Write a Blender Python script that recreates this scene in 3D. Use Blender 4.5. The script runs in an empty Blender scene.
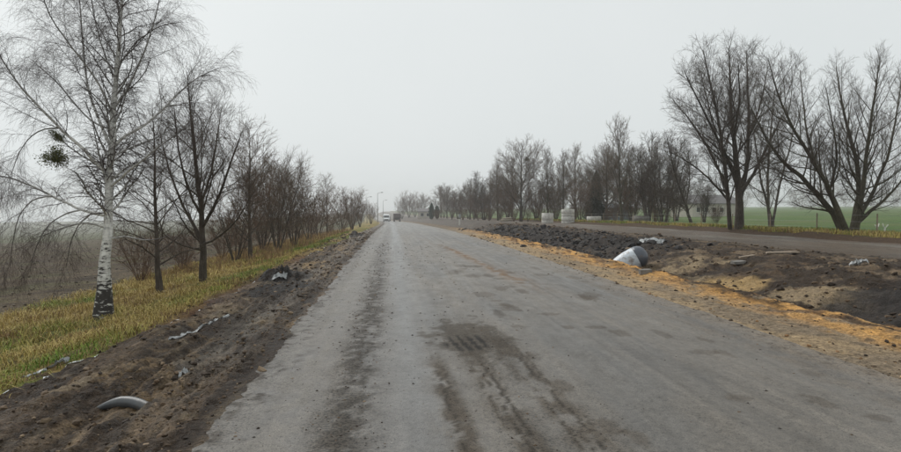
import bpy, math, random
import numpy as np
from mathutils import Vector, Matrix

random.seed(7)
RNG = np.random.default_rng(11)
SC = bpy.context.scene
COL = SC.collection

# ------------------------------------------------------------------ camera
F_PX, CX, CY = 643.0, 450.5, 226.0           # focal length and centre in photo pixels (901 x 452)
CAM_H = 1.8
YAW, PITCH = math.radians(5.2), math.radians(-1.69)
cam_d = bpy.data.cameras.new('camera')
cam = bpy.data.objects.new('camera', cam_d)
COL.objects.link(cam)
cam_d.sensor_width = 36.0
cam_d.lens = F_PX / 901.0 * 36.0
cam_d.clip_start, cam_d.clip_end = 0.05, 4000
cam.location = (0, 0, CAM_H)
cam.rotation_euler = (math.pi / 2 + PITCH, 0, -YAW)
SC.camera = cam
CAM_M = np.array(cam.rotation_euler.to_matrix())

# ------------------------------------------------------------------ world, sun, exposure
SUN_EL, SUN_ROT = math.radians(45), math.radians(-35)
w = bpy.data.worlds.new('World'); SC.world = w; w.use_nodes = True
nt = w.node_tree; nt.nodes.clear()
out = nt.nodes.new('ShaderNodeOutputWorld'); bg = nt.nodes.new('ShaderNodeBackground')
sky = nt.nodes.new('ShaderNodeTexSky'); sky.sky_type = 'NISHITA'; sky.sun_disc = False
sky.sun_elevation = SUN_EL; sky.sun_rotation = SUN_ROT; sky.air_density = 1.5; sky.dust_density = 6
hs = nt.nodes.new('ShaderNodeHueSaturation'); hs.inputs['Saturation'].default_value = 0.15
mx = nt.nodes.new('ShaderNodeMix'); mx.data_type = 'RGBA'; mx.inputs[0].default_value = 0.93
tc = nt.nodes.new('ShaderNodeTexCoord'); nz = nt.nodes.new('ShaderNodeTexNoise')
nz.inputs['Scale'].default_value = 1.6; nz.inputs['Detail'].default_value = 4; nz.inputs['Roughness'].default_value = 0.5
cr = nt.nodes.new('ShaderNodeValToRGB')
cr.color_ramp.elements[0].position = 0.3; cr.color_ramp.elements[0].color = (5.6, 5.96, 6.02, 1)
cr.color_ramp.elements[1].position = 0.7; cr.color_ramp.elements[1].color = (6.0, 6.28, 6.32, 1)
nt.links.new(tc.outputs['Generated'], nz.inputs['Vector']); nt.links.new(nz.outputs['Fac'], cr.inputs['Fac'])
nt.links.new(sky.outputs[0], hs.inputs['Color']); nt.links.new(hs.outputs[0], mx.inputs[6])
nt.links.new(cr.outputs[0], mx.inputs[7]); nt.links.new(mx.outputs[2], bg.inputs['Color'])
bg.inputs['Strength'].default_value = 0.1
nt.links.new(bg.outputs[0], out.inputs['Surface'])
sun_d = bpy.data.lights.new('sun', 'SUN'); sun_d.energy = 1.5; sun_d.angle = math.radians(40); sun_d.color = (1, 0.97, 0.93)
sun = bpy.data.objects.new('sun', sun_d); COL.objects.link(sun)
sdir = Vector((math.sin(SUN_ROT) * math.cos(SUN_EL), math.cos(SUN_ROT) * math.cos(SUN_EL), math.sin(SUN_EL)))
sun.rotation_euler = sdir.to_track_quat('Z', 'Y').to_euler()
vs = SC.view_settings
vs.view_transform = 'Standard'; vs.look = 'None'; vs.exposure = 0.38; vs.gamma = 1.0; vs.use_curve_mapping = False
HAZE_DENSITY = 0.00085
SC.render.engine = 'CYCLES'
cy = SC.cycles
cy.max_bounces = 8; cy.diffuse_bounces = 3; cy.glossy_bounces = 2; cy.transmission_bounces = 2; cy.volume_bounces = 6
cy.transparent_max_bounces = 4; cy.caustics_reflective = False; cy.caustics_refractive = False
cy.use_denoising = True; cy.denoiser = 'OPENIMAGEDENOISE'
cy.denoising_prefilter = 'ACCURATE'; cy.denoising_input_passes = 'RGB_ALBEDO_NORMAL'
cy.use_adaptive_sampling = False

# ------------------------------------------------------------------ numpy noise
def _hash(ix, iy, seed):
    h = (ix.astype(np.int64) * 374761393 + iy.astype(np.int64) * 668265263 + seed * 1442695041) & 0xffffffff
    h = ((h ^ (h >> 13)) * 1274126177) & 0xffffffff
    h = h ^ (h >> 16)
    return (h & 0xffffff) / float(0xffffff)

def vnoise(x, y, seed=0):
    x = np.asarray(x, float); y = np.asarray(y, float)
    x0 = np.floor(x); y0 = np.floor(y); fx = x - x0; fy = y - y0
    fx = fx * fx * (3 - 2 * fx); fy = fy * fy * (3 - 2 * fy)
    a = _hash(x0, y0, seed); b = _hash(x0 + 1, y0, seed); c = _hash(x0, y0 + 1, seed); d = _hash(x0 + 1, y0 + 1, seed)
    return (a * (1 - fx) + b * fx) * (1 - fy) + (c * (1 - fx) + d * fx) * fy

def fbm(x, y, seed=0, octv=4, gain=0.5):
    s = 0; a = 1; t = 0
    for o in range(octv):
        ca, sa = math.cos(0.6 * o + 0.3), math.sin(0.6 * o + 0.3)
        s = s + a * vnoise((x * ca - y * sa) * 2 ** o + 13.7 * o, (x * sa + y * ca) * 2 ** o + 7.1 * o, seed + o)
        t += a; a *= gain
    return s / t

def sstep(a, b, x):
    t = np.clip((x - a) / (b - a), 0, 1)
    return t * t * (3 - 2 * t)

def bell(x, c, wd):
    return np.exp(-((x - c) / wd) ** 2)

# ------------------------------------------------------------------ the lie of the land
def profile(y):                              # the road runs gently downhill away from the camera
    y = np.asarray(y, float)
    ya = np.clip(y, 10, 70)
    z = -0.0175 / 60 * (ya - 10) ** 2 / 2
    z = z - 0.0175 * (np.clip(y, 70, 330) - 70)
    yb = np.clip(y, 330, 600) - 330
    return z - 0.0175 * (yb - yb ** 2 / 540)

def xoff(y):                                 # and bends a little to the left in the distance
    y = np.asarray(y, float)
    t = np.clip(y - 100, 0, 150) / 100
    return -1.2 * t ** 2 - 0.036 * np.clip(y - 250, 0, 900)

CR_X = [-900, -250, -91, -30, -9.5, -6, -4.2, -3.4, -2.8, -2.3, -1.8, -1.49, 5.35, 6.3, 7.2, 8.4, 9.1, 11.4, 12.6, 15.5, 16.5, 24, 25, 28, 40, 100, 250, 900]
CR_Z = [-16, -9.5, -4.2, -1.9, -0.95, -0.55, -0.22, -0.15, -0.20, -0.15, -0.06, -0.02, -0.02, 0.0, 0.05, -0.36, -0.34, 0.16, 0.22, 0.13, 0.04, 0.05, 0.2, 0.18, 0.0, 0.6, 2.2, 6.0]

def Zs(x, y):                                # smooth terrain
    xs = x - xoff(y)
    wx = np.interp(xs, [-900, 6, 16, 100, 900], [1, 1, 0.65, 0.35, 0.3])
    return profile(y) * wx + np.interp(xs, CR_X, CR_Z)

def Z(x, y):
    x = np.asarray(x, float); y = np.asarray(y, float)
    xs = x - xoff(y)
    z = Zs(x, y)
    near = 1 - sstep(60, 140, y)
    # left shoulder: ruts, berm, loose soil
    L = sstep(-4.9, -4.0, xs) * (1 - sstep(-1.75, -1.5, xs))
    n1 = fbm(x * 1.3, y * 0.7, 3, 5, 0.55) - 0.5
    n2 = fbm(x * 5, y * 3.2, 9, 4, 0.6) - 0.5
    n3 = np.abs(fbm(x * 11, y * 8, 15, 3, 0.6) - 0.5) * 2
    z = z + L * near * (0.13 * n1 + 0.11 * n2 + 0.08 * (0.5 - n3) * (0.4 + 1.2 * vnoise(x * 1.1, y * 0.8, 17)))
    z = z + L * near * 0.16 * (fbm(xs * 6, y * 0.35, 19, 3, 0.6) - 0.5) * bell(xs, -2.4, 0.9)
    z = z + 0.14 * np.exp(-((xs + 3.35) / 0.28) ** 2) * (1 - sstep(9.5, 12, y)) * sstep(4, 5.5, y) * (0.7 + 0.9 * n1)
    z = z + 0.16 * np.exp(-((xs + 2.5) / 0.6) ** 2 - ((y - 4.6) / 0.55) ** 2) * (0.8 + 2 * n2)
    z = z + 0.36 * np.exp(-((xs + 3.0) / 0.5) ** 2 - ((y - 18.2) / 0.9) ** 2) * (0.8 + 1.6 * n2)
    z = z + 0.34 * np.exp(-((xs + 2.7) / 0.5) ** 2 - ((y - 47) / 1.6) ** 2) * (0.8 + 1.6 * n2)
    # left grass verge and field
    G = sstep(-9.8, -8.5, xs) * (1 - sstep(-4.6, -3.9, xs))
    z = z + G * 0.22 * (fbm(x * 0.9, y * 0.9, 21, 3) - 0.5)
    Fl = 1 - sstep(-10.5, -9.0, xs)
    z = z + Fl * (1 - sstep(60, 120, np.hypot(x, y))) * 0.22 * (fbm(x * 2.2, y * 2.2, 31, 4, 0.6) - 0.5)
    # right: sand, ditch, mud
    S = sstep(5.9, 6.8, xs) * (1 - sstep(7.6, 8.2, xs))
    z = z + S * near * (0.24 * (fbm(x * 1.8, y * 1.2, 41, 5, 0.6) - 0.45))
    M = sstep(7.7, 8.6, xs) * (1 - sstep(15.2, 16.4, xs))
    m1 = fbm(x * 0.8, y * 0.6, 51, 5, 0.58) - 0.5
    m2 = fbm(x * 3.5, y * 3.0, 57, 4, 0.6) - 0.5
    heap = sstep(23, 29, y) * (1 - sstep(52, 75, y)) * bell(xs, 10.2, 1.9)
    m3 = np.abs(fbm(x * 8, y * 6, 59, 3, 0.6) - 0.5) * 2
    z = z + M * near * (0.34 * m1 + (0.15 + 0.22 * heap) * m2 + 0.11 * (0.5 - m3) * (0.3 + 1.2 * vnoise(x * 0.9, y * 0.7, 61))) + 0.20 * heap * (0.8 + 1.8 * m1)
    ero = sstep(8.6, 9.6, xs) * (1 - sstep(10.8, 11.6, xs)) * (1 - sstep(24, 28, y))
    z = z + ero * 0.16 * (fbm(y * 1.1, xs * 0.25, 63, 4) - 0.5)
    z = z + 0.22 * np.exp(-((xs - 25.3) / 0.7) ** 2) * (fbm(x * 0.4, y * 0.3, 71, 3)) * near
    R = sstep(24, 25, xs) * (1 - sstep(30, 34, xs))
    z = z + R * 0.2 * (fbm(x * 0.7, y * 0.7, 77, 3) - 0.5)
    R2 = sstep(16.2, 17.2, xs) * (1 - sstep(23.2, 24.2, xs))
    z = z + R2 * 0.05 * (fbm(x * 0.8, y * 0.35, 79, 4) - 0.5)
    return z

def zat(x, y):
    return float(Z(np.array([x]), np.array([y]))[0])

def ray(px, py):
    v = CAM_M @ np.array([(px - CX) / F_PX, (CY - py) / F_PX, -1.0])
    return v / v[1]                          # per metre of y

_DS = np.concatenate([np.arange(3, 40, 0.02), np.arange(40, 500, 0.1)])
def hit(px, py):                             # where the sight line of a photo pixel meets the ground
    v = ray(px, py)
    g = CAM_H + v[2] * _DS - Z(v[0] * _DS, _DS)
    i = int(np.argmax(g < 0)) if (g < 0).any() else len(_DS) - 1
    y = float(_DS[i]); x = v[0] * y
    return Vector((x, y, zat(x, y)))

def along(px, y):                            # a spot on the ground at distance y in the direction of a pixel column
    x = float(ray(px, 215)[0] * y)
    return Vector((x, y, zat(x, y)))

def at(px, py, y):
    v = ray(px, py)
    return np.array([v[0] * y, y, CAM_H + v[2] * y])

# ------------------------------------------------------------------ materials
def new_mat(name):
    m = bpy.data.materials.new(name); m.use_nodes = True
    return m, m.node_tree, m.node_tree.nodes['Principled BSDF']

def N(nt, typ, **kw):
    n = nt.nodes.new(typ)
    for k, v in kw.items():
        setattr(n, k, v)
    return n

def noise(nt, vec, scale, detail=4, rough=0.55, scale3=None):
    n = N(nt, 'ShaderNodeTexNoise')
    n.inputs['Scale'].default_value = scale; n.inputs['Detail'].default_value = detail; n.inputs['Roughness'].default_value = rough
    if scale3:
        mp = N(nt, 'ShaderNodeMapping'); mp.inputs['Scale'].default_value = scale3
        nt.links.new(vec, mp.inputs['Vector']); vec = mp.outputs[0]
    nt.links.new(vec, n.inputs['Vector'])
    return n.outputs['Fac']

def ramp(nt, fac, *stops):
    r = N(nt, 'ShaderNodeValToRGB')
    el = r.color_ramp.elements
    while len(el) < len(stops):
        el.new(0.5)
    for e, (p, c) in zip(el, stops):
        e.position = p; e.color = (*c, 1) if len(c) == 3 else c
    nt.links.new(fac, r.inputs['Fac'])
    return r.outputs['Color']

def mul(nt, a, b, fac=1.0):
    m = N(nt, 'ShaderNodeMix', data_type='RGBA', blend_type='MULTIPLY'); m.inputs[0].default_value = fac
    nt.links.new(a, m.inputs[6]); nt.links.new(b, m.inputs[7])
    return m.outputs[2]

def bump(nt, height, strength, dist, normal=None):
    b = N(nt, 'ShaderNodeBump'); b.inputs['Strength'].default_value = strength; b.inputs['Distance'].default_value = dist
    nt.links.new(height, b.inputs['Height'])
    if normal is not None:
        nt.links.new(normal, b.inputs['Normal'])
    return b.outputs['Normal']

def g3(v):
    return (v, v, v)

def ground_mat(name, fine=(32, 0.42, 1.6), mid=(7, 0.6, 1.4), bmp=((45, 0.9, 0.03), (11, 0.9, 0.10)), spec=0.13):
    """colour and roughness from the surface's own attributes, with grain and relief on top"""
    m, nt, b = new_mat(name)
    vec = N(nt, 'ShaderNodeTexCoord').outputs['Object']
    col = N(nt, 'ShaderNodeAttribute', attribute_name='col').outputs['Color']
    rgh = N(nt, 'ShaderNodeAttribute', attribute_name='rgh').outputs['Fac']
    f = ramp(nt, noise(nt, vec, fine[0], 6, 0.65), (0.3, g3(fine[1])), (0.7, g3(fine[2])))
    d = ramp(nt, noise(nt, vec, mid[0], 5, 0.6), (0.3, g3(mid[1])), (0.7, g3(mid[2])))
    nt.links.new(mul(nt, mul(nt, col, f), d), b.inputs['Base Color'])
    nt.links.new(rgh, b.inputs['Roughness'])
    nrm = None
    for s, st, di in bmp:
        nrm = bump(nt, noise(nt, vec, s, 5, 0.65), st, di, nrm)
    nt.links.new(nrm, b.inputs['Normal'])
    b.inputs['Specular IOR Level'].default_value = spec
    return m

def plain(name, col, rough=0.6, metal=0.0, var=0.25, scale=8.0, spec=0.5, bm=0.0):
    m, nt, b = new_mat(name)
    vec = N(nt, 'ShaderNodeTexCoord').outputs['Object']
    lo = tuple(c * (1 - var) for c in col); hi = tuple(min(1, c * (1 + var)) for c in col)
    n = noise(nt, vec, scale, 5, 0.6)
    nt.links.new(ramp(nt, n, (0.3, lo), (0.7, hi)), b.inputs['Base Color'])
    b.inputs['Roughness'].default_value = rough; b.inputs['Metallic'].default_value = metal
    b.inputs['Specular IOR Level'].default_value = spec
    if bm:
        nt.links.new(bump(nt, noise(nt, vec, scale * 4, 5, 0.6), bm, 0.03), b.inputs['Normal'])
    return m

def muddy(name, col, rough, dirt=(0.15, 0.11, 0.075), lo=0.5, hi=0.66):
    m, nt, b = new_mat(name)
    vec = N(nt, 'ShaderNodeTexCoord').outputs['Object']
    f = ramp(nt, noise(nt, vec, 4.5, 6, 0.68), (lo, g3(0)), (hi, g3(0.85)))
    mxn = N(nt, 'ShaderNodeMix', data_type='RGBA'); mxn.inputs[6].default_value = (*col, 1); mxn.inputs[7].default_value = (*dirt, 1)
    nt.links.new(f, mxn.inputs[0])
    c = mul(nt, mxn.outputs[2], ramp(nt, noise(nt, vec, 26, 5, 0.7), (0.3, g3(0.78)), (0.7, g3(1.1))))
    nt.links.new(c, b.inputs['Base Color']); b.inputs['Roughness'].default_value = rough
    nt.links.new(bump(nt, noise(nt, vec, 9, 5, 0.6), 0.15, 0.03), b.inputs['Normal'])
    return m

def attr_mat(name, rough=0.8, spec=0.2, trans=0.0):
    m, nt, b = new_mat(name)
    col = N(nt, 'ShaderNodeAttribute', attribute_name='col').outputs['Color']
    nt.links.new(col, b.inputs['Base Color'])
    b.inputs['Roughness'].default_value = rough; b.inputs['Specular IOR Level'].default_value = spec
    return m

def bark_mat(name, dark, light, zs=0.25, scale=14):
    m, nt, b = new_mat(name)
    vec = N(nt, 'ShaderNodeTexCoord').outputs['Object']
    n = noise(nt, vec, scale, 5, 0.65, (1, 1, zs))
    n2 = noise(nt, vec, 1.6, 3, 0.5)
    c = mul(nt, ramp(nt, n, (0.32, dark), (0.68, light)), ramp(nt, n2, (0.3, g3(0.75)), (0.7, g3(1.2))))
    nt.links.new(c, b.inputs['Base Color']); b.inputs['Roughness'].default_value = 0.85
    b.inputs['Specular IOR Level'].default_value = 0.2
    nt.links.new(bump(nt, n, 0.7, 0.03), b.inputs['Normal'])
    return m

def birch_mat():
    m, nt, b = new_mat('birch_bark')
    vec = N(nt, 'ShaderNodeTexCoord').outputs['Object']
    sep = N(nt, 'ShaderNodeSeparateXYZ'); nt.links.new(vec, sep.inputs[0])
    marks = noise(nt, vec, 5.0, 5, 0.6, (1.2, 1.2, 3.6))
    fis = noise(nt, vec, 9.0, 4, 0.6, (1.5, 1.5, 0.6))
    # rough black bark at the foot, white paper bark with black bands higher up
    mr = N(nt, 'ShaderNodeMapRange'); mr.inputs['From Min'].default_value = 0.1; mr.inputs['From Max'].default_value = 1.9
    mr.inputs['To Min'].default_value = -0.17; mr.inputs['To Max'].default_value = 0.09
    nt.links.new(sep.outputs['Z'], mr.inputs['Value'])
    ad = N(nt, 'ShaderNodeMath', operation='ADD'); nt.links.new(marks, ad.inputs[0]); nt.links.new(mr.outputs[0], ad.inputs[1])
    c = ramp(nt, ad.outputs[0], (0.41, (0.035, 0.03, 0.027)), (0.46, (0.55, 0.54, 0.51)), (0.68, (0.85, 0.84, 0.80)))
    girth = N(nt, 'ShaderNodeAttribute', attribute_name='girth').outputs['Fac']
    gm = N(nt, 'ShaderNodeMapRange'); gm.inputs['From Min'].default_value = 0.007; gm.inputs['From Max'].default_value = 0.03
    nt.links.new(girth, gm.inputs['Value'])
    mixg = N(nt, 'ShaderNodeMix', data_type='RGBA'); mixg.inputs[6].default_value = (0.05, 0.04, 0.036, 1)
    nt.links.new(gm.outputs[0], mixg.inputs[0]); nt.links.new(c, mixg.inputs[7])
    nt.links.new(mul(nt, mixg.outputs[2], ramp(nt, fis, (0.3, g3(0.7)), (0.6, g3(1.05)))), b.inputs['Base Color'])
    b.inputs['Roughness'].default_value = 0.75
    nt.links.new(bump(nt, fis, 0.6, 0.03), b.inputs['Normal'])
    return m

MAT = {}
MAT['ground'] = ground_mat('earth_mix')
MAT['clod'] = attr_mat('clod_soil', 0.75, 0.25)
MAT['grass'] = attr_mat('grass_blades', 0.7, 0.15)
MAT['bark'] = bark_mat('bark_grey_brown', (0.040, 0.032, 0.025), (0.115, 0.096, 0.076))
MAT['bark_green'] = bark_mat('bark_olive', (0.040, 0.035, 0.024), (0.12, 0.105, 0.07))
MAT['twig'] = plain('twig_bark', (0.075, 0.055, 0.041), 0.8, var=0.3, spec=0.2)
MAT['twig_red'] = plain('twig_red_brown', (0.125, 0.075, 0.048), 0.8, var=0.3, spec=0.2)
MAT['twig_grey'] = plain('twig_grey', (0.125, 0.088, 0.060), 0.8, var=0.3, spec=0.2)
MAT['birch'] = birch_mat()
MAT['birch_twig'] = plain('birch_twig', (0.065, 0.045, 0.038), 0.75, var=0.3, spec=0.25)
MAT['mistletoe'] = plain('mistletoe_green', (0.10, 0.105, 0.035), 0.7, var=0.35, scale=30, spec=0.2)
MAT['needle'] = plain('needles', (0.030, 0.036, 0.022), 0.8, var=0.4, scale=6, spec=0.15)
MAT['thuja'] = plain('thuja_foliage', (0.030, 0.055, 0.035), 0.8, var=0.4, scale=6, spec=0.15)
MAT['concrete'] = plain('concrete', (0.47, 0.455, 0.42), 0.85, var=0.3, scale=3.0, bm=0.4)
MAT['concrete_dirty'] = plain('concrete_dirty', (0.16, 0.15, 0.135), 0.85, var=0.35, scale=2.5, bm=0.4)
MAT['white_plastic'] = muddy('white_plastic', (0.55, 0.60, 0.65), 0.32, lo=0.50, hi=0.66)
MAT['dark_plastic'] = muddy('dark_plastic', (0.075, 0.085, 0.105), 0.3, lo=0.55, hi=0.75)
MAT['grey_plastic'] = muddy('grey_plastic', (0.085, 0.09, 0.093), 0.32, (0.09, 0.07, 0.05), 0.5, 0.64)
MAT['film'] = plain('plastic_film', (0.33, 0.34, 0.34), 0.4, var=0.5, scale=9)
MAT['steel'] = plain('galvanised_steel', (0.30, 0.31, 0.31), 0.5, 0.4, 0.15)
MAT['van_paint'] = plain('white_paint', (0.72, 0.74, 0.75), 0.35, var=0.06)
MAT['truck_paint'] = plain('dark_red_paint', (0.07, 0.045, 0.045), 0.5, var=0.2)
MAT['car_paint'] = plain('dark_paint', (0.03, 0.033, 0.04), 0.3, var=0.1)
MAT['glass'] = plain('dark_glass', (0.02, 0.024, 0.028), 0.08, var=0.1, spec=0.6)
MAT['tyre'] = plain('rubber', (0.018, 0.018, 0.018), 0.85, var=0.2)
MAT['lens'] = plain('lamp_lens', (0.6, 0.6, 0.58), 0.2, var=0.1)
MAT['tail'] = plain('tail_lens', (0.25, 0.02, 0.02), 0.3, var=0.1)
MAT['plaster'] = plain('plaster', (0.45, 0.42, 0.36), 0.85, var=0.1, scale=1.0)
MAT['roof'] = plain('roofing', (0.13, 0.12, 0.12), 0.8, var=0.2, scale=3)
MAT['blue_sheet'] = plain('blue_sheet_metal', (0.10, 0.12, 0.145), 0.6, var=0.15)
MAT['wood'] = plain('weathered_wood', (0.24, 0.19, 0.14), 0.85, var=0.35, scale=6)
MAT['pale_wood'] = plain('pale_wood', (0.42, 0.37, 0.29), 0.85, var=0.2, scale=6)
MAT['whitewash'] = plain('whitewash', (0.66, 0.65, 0.60), 0.85, var=0.15)

# asphalt: dusty grey with attribute-borne dirt, film of water and aggregate
def asphalt():
    m, nt, b = new_mat('asphalt')
    vec = N(nt, 'ShaderNodeTexCoord').outputs['Object']
    col = N(nt, 'ShaderNodeAttribute', attribute_name='col').outputs['Color']
    rgh = N(nt, 'ShaderNodeAttribute', attribute_name='rgh').outputs['Fac']
    agg = noise(nt, vec, 90, 3, 0.7)
    a = ramp(nt, agg, (0.32, g3(0.42)), (0.48, g3(1.0)), (0.72, g3(1.45)))
    blot = ramp(nt, noise(nt, vec, 2.2, 6, 0.62, (1, 0.35, 1)), (0.3, g3(0.82)), (0.7, g3(1.14)))
    grit = ramp(nt, noise(nt, vec, 16, 6, 0.75, (1, 0.8, 1)), (0.3, g3(0.66)), (0.5, g3(1.0)), (0.7, g3(1.3)))
    ga = N(nt, 'ShaderNodeAttribute', attribute_name='grit').outputs['Fac']
    sp = noise(nt, vec, 38, 3, 0.6)
    ad = N(nt, 'ShaderNodeMath', operation='MULTIPLY_ADD'); ad.inputs[1].default_value = 0.16
    nt.links.new(ga, ad.inputs[0]); nt.links.new(sp, ad.inputs[2])
    specks = ramp(nt, ad.outputs[0], (0.64, g3(1.0)), (0.70, g3(0.38)))
    nt.links.new(mul(nt, mul(nt, mul(nt, mul(nt, col, a), blot), grit), specks), b.inputs['Base Color'])
    nt.links.new(rgh, b.inputs['Roughness'])
    n1 = bump(nt, agg, 0.5, 0.008)
    nt.links.new(bump(nt, noise(nt, vec, 12, 4, 0.6), 0.25, 0.02, n1), b.inputs['Normal'])
    sm = N(nt, 'ShaderNodeMapRange'); sm.inputs['From Min'].default_value = 0.5; sm.inputs['From Max'].default_value = 0.95
    sm.inputs['To Min'].default_value = 0.42; sm.inputs['To Max'].default_value = 0.05
    nt.links.new(rgh, sm.inputs['Value']); nt.links.new(sm.outputs[0], b.inputs['Specular IOR Level'])
    return m
MAT['asphalt'] = asphalt()

# ------------------------------------------------------------------ mesh helpers
def mesh_np(name, V, quads=None, tris=None, smooth=True):
    me = bpy.data.meshes.new(name)
    V = np.asarray(V, np.float32)
    nq = 0 if quads is None else len(quads); ntr = 0 if tris is None else len(tris)
    me.vertices.add(len(V)); me.vertices.foreach_set('co', V.ravel())
    idx = []; 
    if nq: idx.append(np.asarray(quads, np.int32).ravel())
    if ntr: idx.append(np.asarray(tris, np.int32).ravel())
    idx = np.concatenate(idx)
    me.loops.add(len(idx)); me.loops.foreach_set('vertex_index', idx)
    tot = np.concatenate([np.full(nq, 4, np.int32), np.full(ntr, 3, np.int32)])
    st = np.concatenate([[0], np.cumsum(tot)[:-1]]).astype(np.int32)
    me.polygons.add(nq + ntr)
    me.polygons.foreach_set('loop_start', st); me.polygons.foreach_set('loop_total', tot)
    me.polygons.foreach_set('use_smooth', np.full(nq + ntr, smooth, bool))
    me.update(calc_edges=True)
    return me

def set_col(me, rgb, rgh=None):
    a = me.attributes.new('col', 'FLOAT_COLOR', 'POINT')
    a.data.foreach_set('color', np.concatenate([rgb, np.ones((len(rgb), 1))], 1).astype(np.float32).ravel())
    if rgh is not None:
        b = me.attributes.new('rgh', 'FLOAT', 'POINT')
        b.data.foreach_set('value', np.asarray(rgh, np.float32).ravel())

def link(name, me, mat, parent=None, kind=None):
    if mat is not None and me is not None and len(me.materials) == 0:
        me.materials.append(mat)
    o = bpy.data.objects.new(name, me); COL.objects.link(o)
    if parent is not None: o.parent = parent
    if kind: o['kind'] = kind
    return o

def tag(o, label, cat, group=None):
    o['label'] = label; o['category'] = cat
    if group: o['group'] = group
    return o

def thing(name, label, cat, loc=(0, 0, 0), rz=0.0, group=None):
    o = bpy.data.objects.new(name, None); COL.objects.link(o)
    o.empty_display_size = 0.2
    o.location = loc; o.rotation_euler = (0, 0, rz)
    return tag(o, label, cat, group)

def copy_tree(o, parent=None):
    c = o.copy(); COL.objects.link(c)
    if parent is not None: c.parent = parent
    for ch in list(o.children):
        copy_tree(ch, c)
    return c

class MB:
    """collects simple solids into one mesh"""
    def __init__(s): s.v = []; s.f = []
    def add(s, vs_, fs):
        o = len(s.v); s.v += [tuple(v) for v in vs_]; s.f += [tuple(i + o for i in f) for f in fs]
        return s
    def box(s, c, d, M=None):
        vs_ = []
        for x in (-1, 1):
            for y in (-1, 1):
                for z in (-1, 1):
                    p = Vector((x * d[0] / 2, y * d[1] / 2, z * d[2] / 2))
                    if M is not None: p = M @ p
                    vs_.append(Vector(c) + p)
        return s.add(vs_, [(0, 1, 3, 2), (4, 6, 7, 5), (0, 4, 5, 1), (2, 3, 7, 6), (0, 2, 6, 4), (1, 5, 7, 3)])
    def prism(s, prof, x0, x1):              # a (y, z) profile drawn out along x
        n = len(prof)
        vs_ = [(x0, p[0], p[1]) for p in prof] + [(x1, p[0], p[1]) for p in prof]
        fs = [tuple(range(n)), tuple(range(2 * n - 1, n - 1, -1))]
        fs += [(i, i + n, (i + 1) % n + n, (i + 1) % n) for i in range(n)]
        return s.add(vs_, fs)
    def tube(s, pts, rad, n=10, caps=True):
        pts = [Vector(p) for p in pts]; k = len(pts)
        rad = rad if hasattr(rad, '__len__') else [rad] * k
        vs_ = []
        for i in range(k):
            t = (pts[min(i + 1, k - 1)] - pts[max(i - 1, 0)]).normalized()
            ref = Vector((0, 0, 1)) if abs(t.z) < 0.9 else Vector((1, 0, 0))
            u = t.cross(ref).normalized(); v = t.cross(u)
            for j in range(n):
                a = 2 * math.pi * j / n
                vs_.append(pts[i] + (u * math.cos(a) + v * math.sin(a)) * rad[i])
        fs = [(i * n + j, i * n + (j + 1) % n, (i + 1) * n + (j + 1) % n, (i + 1) * n + j) for i in range(k - 1) for j in range(n)]
        if caps: fs += [tuple(range(n)), tuple(range(k * n - 1, (k - 1) * n - 1, -1))]
        return s.add(vs_, fs)
    def lathe(s, prof, n=32, closed=False):  # (r, z) profile about z
        k = len(prof)
        vs_ = [(r * math.cos(2 * math.pi * j / n), r * math.sin(2 * math.pi * j / n), z) for r, z in prof for j in range(n)]
        kk = k if closed else k - 1
        fs = [(i * n + j, i * n + (j + 1) % n, ((i + 1) % k) * n + (j + 1) % n, ((i + 1) % k) * n + j) for i in range(kk) for j in range(n)]
        return s.add(vs_, fs)
    def mesh(s, name, smooth=False):
        me = bpy.data.meshes.new(name); me.from_pydata([tuple(v) for v in s.v], [], s.f)
        import bmesh
        bm = bmesh.new(); bm.from_mesh(me); bmesh.ops.recalc_face_normals(bm, faces=bm.faces); bm.to_mesh(me); bm.free()
        if smooth:
            me.polygons.foreach_set('use_smooth', [True] * len(me.polygons))
        return me
    def build(s, name, mat, parent=None, smooth=False):
        return link(name, s.mesh(name, smooth), mat, parent)

# ------------------------------------------------------------------ ground strips
def yrows(y0, fine, growth, y1, start):
    ys = [y0]; y = y0
    while y < y1:
        y += max(fine, growth * max(abs(y), start)) if y > 1.5 else 0.6
        ys.append(min(y, y1))
    return np.array(ys)

def edge(base, amp, seed, ys, sc=0.9, far=None):
    b = base if not callable(base) else base(ys)
    return b + amp * (fbm(ys * sc, ys * 0 + 3.3, seed, 4) - 0.5) * 2 + amp * 0.35 * (fbm(ys * sc * 6, ys * 0 + 1.3, seed + 40, 3) - 0.5) * 2

YR = yrows(-40, 0.038, 0.0075, 950, 4.0)
YC = yrows(-40, 0.06, 0.0105, 950, 4.0)

def lin(a, b):
    return lambda ys: np.interp(ys, a, b)

ED = {
    'field_l': lambda ys: edge(-9.6, 0.35, 101, ys, 0.5),
    'grass_l': lambda ys: edge(lin([0, 6.5, 11, 20, 50, 120], [-4.4, -4.3, -3.75, -3.5, -2.9, -2.6]), 0.22, 103, ys),
    'road_l': lambda ys: edge(-1.47, 0.13, 105, ys, 1.6),
    'road_r': lambda ys: edge(5.38, 0.10, 107, ys, 0.5),
    'sand_r': lambda ys: edge(7.75, 0.16, 109, ys, 0.6),
    'road2_l': lambda ys: edge(16.7, 0.9, 111, ys, 0.3),
    'road2_r': lambda ys: edge(24.1, 0.3, 113, ys, 0.25),
    'field_r': lambda ys: edge(29.5, 0.6, 115, ys, 0.3),
}

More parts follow.
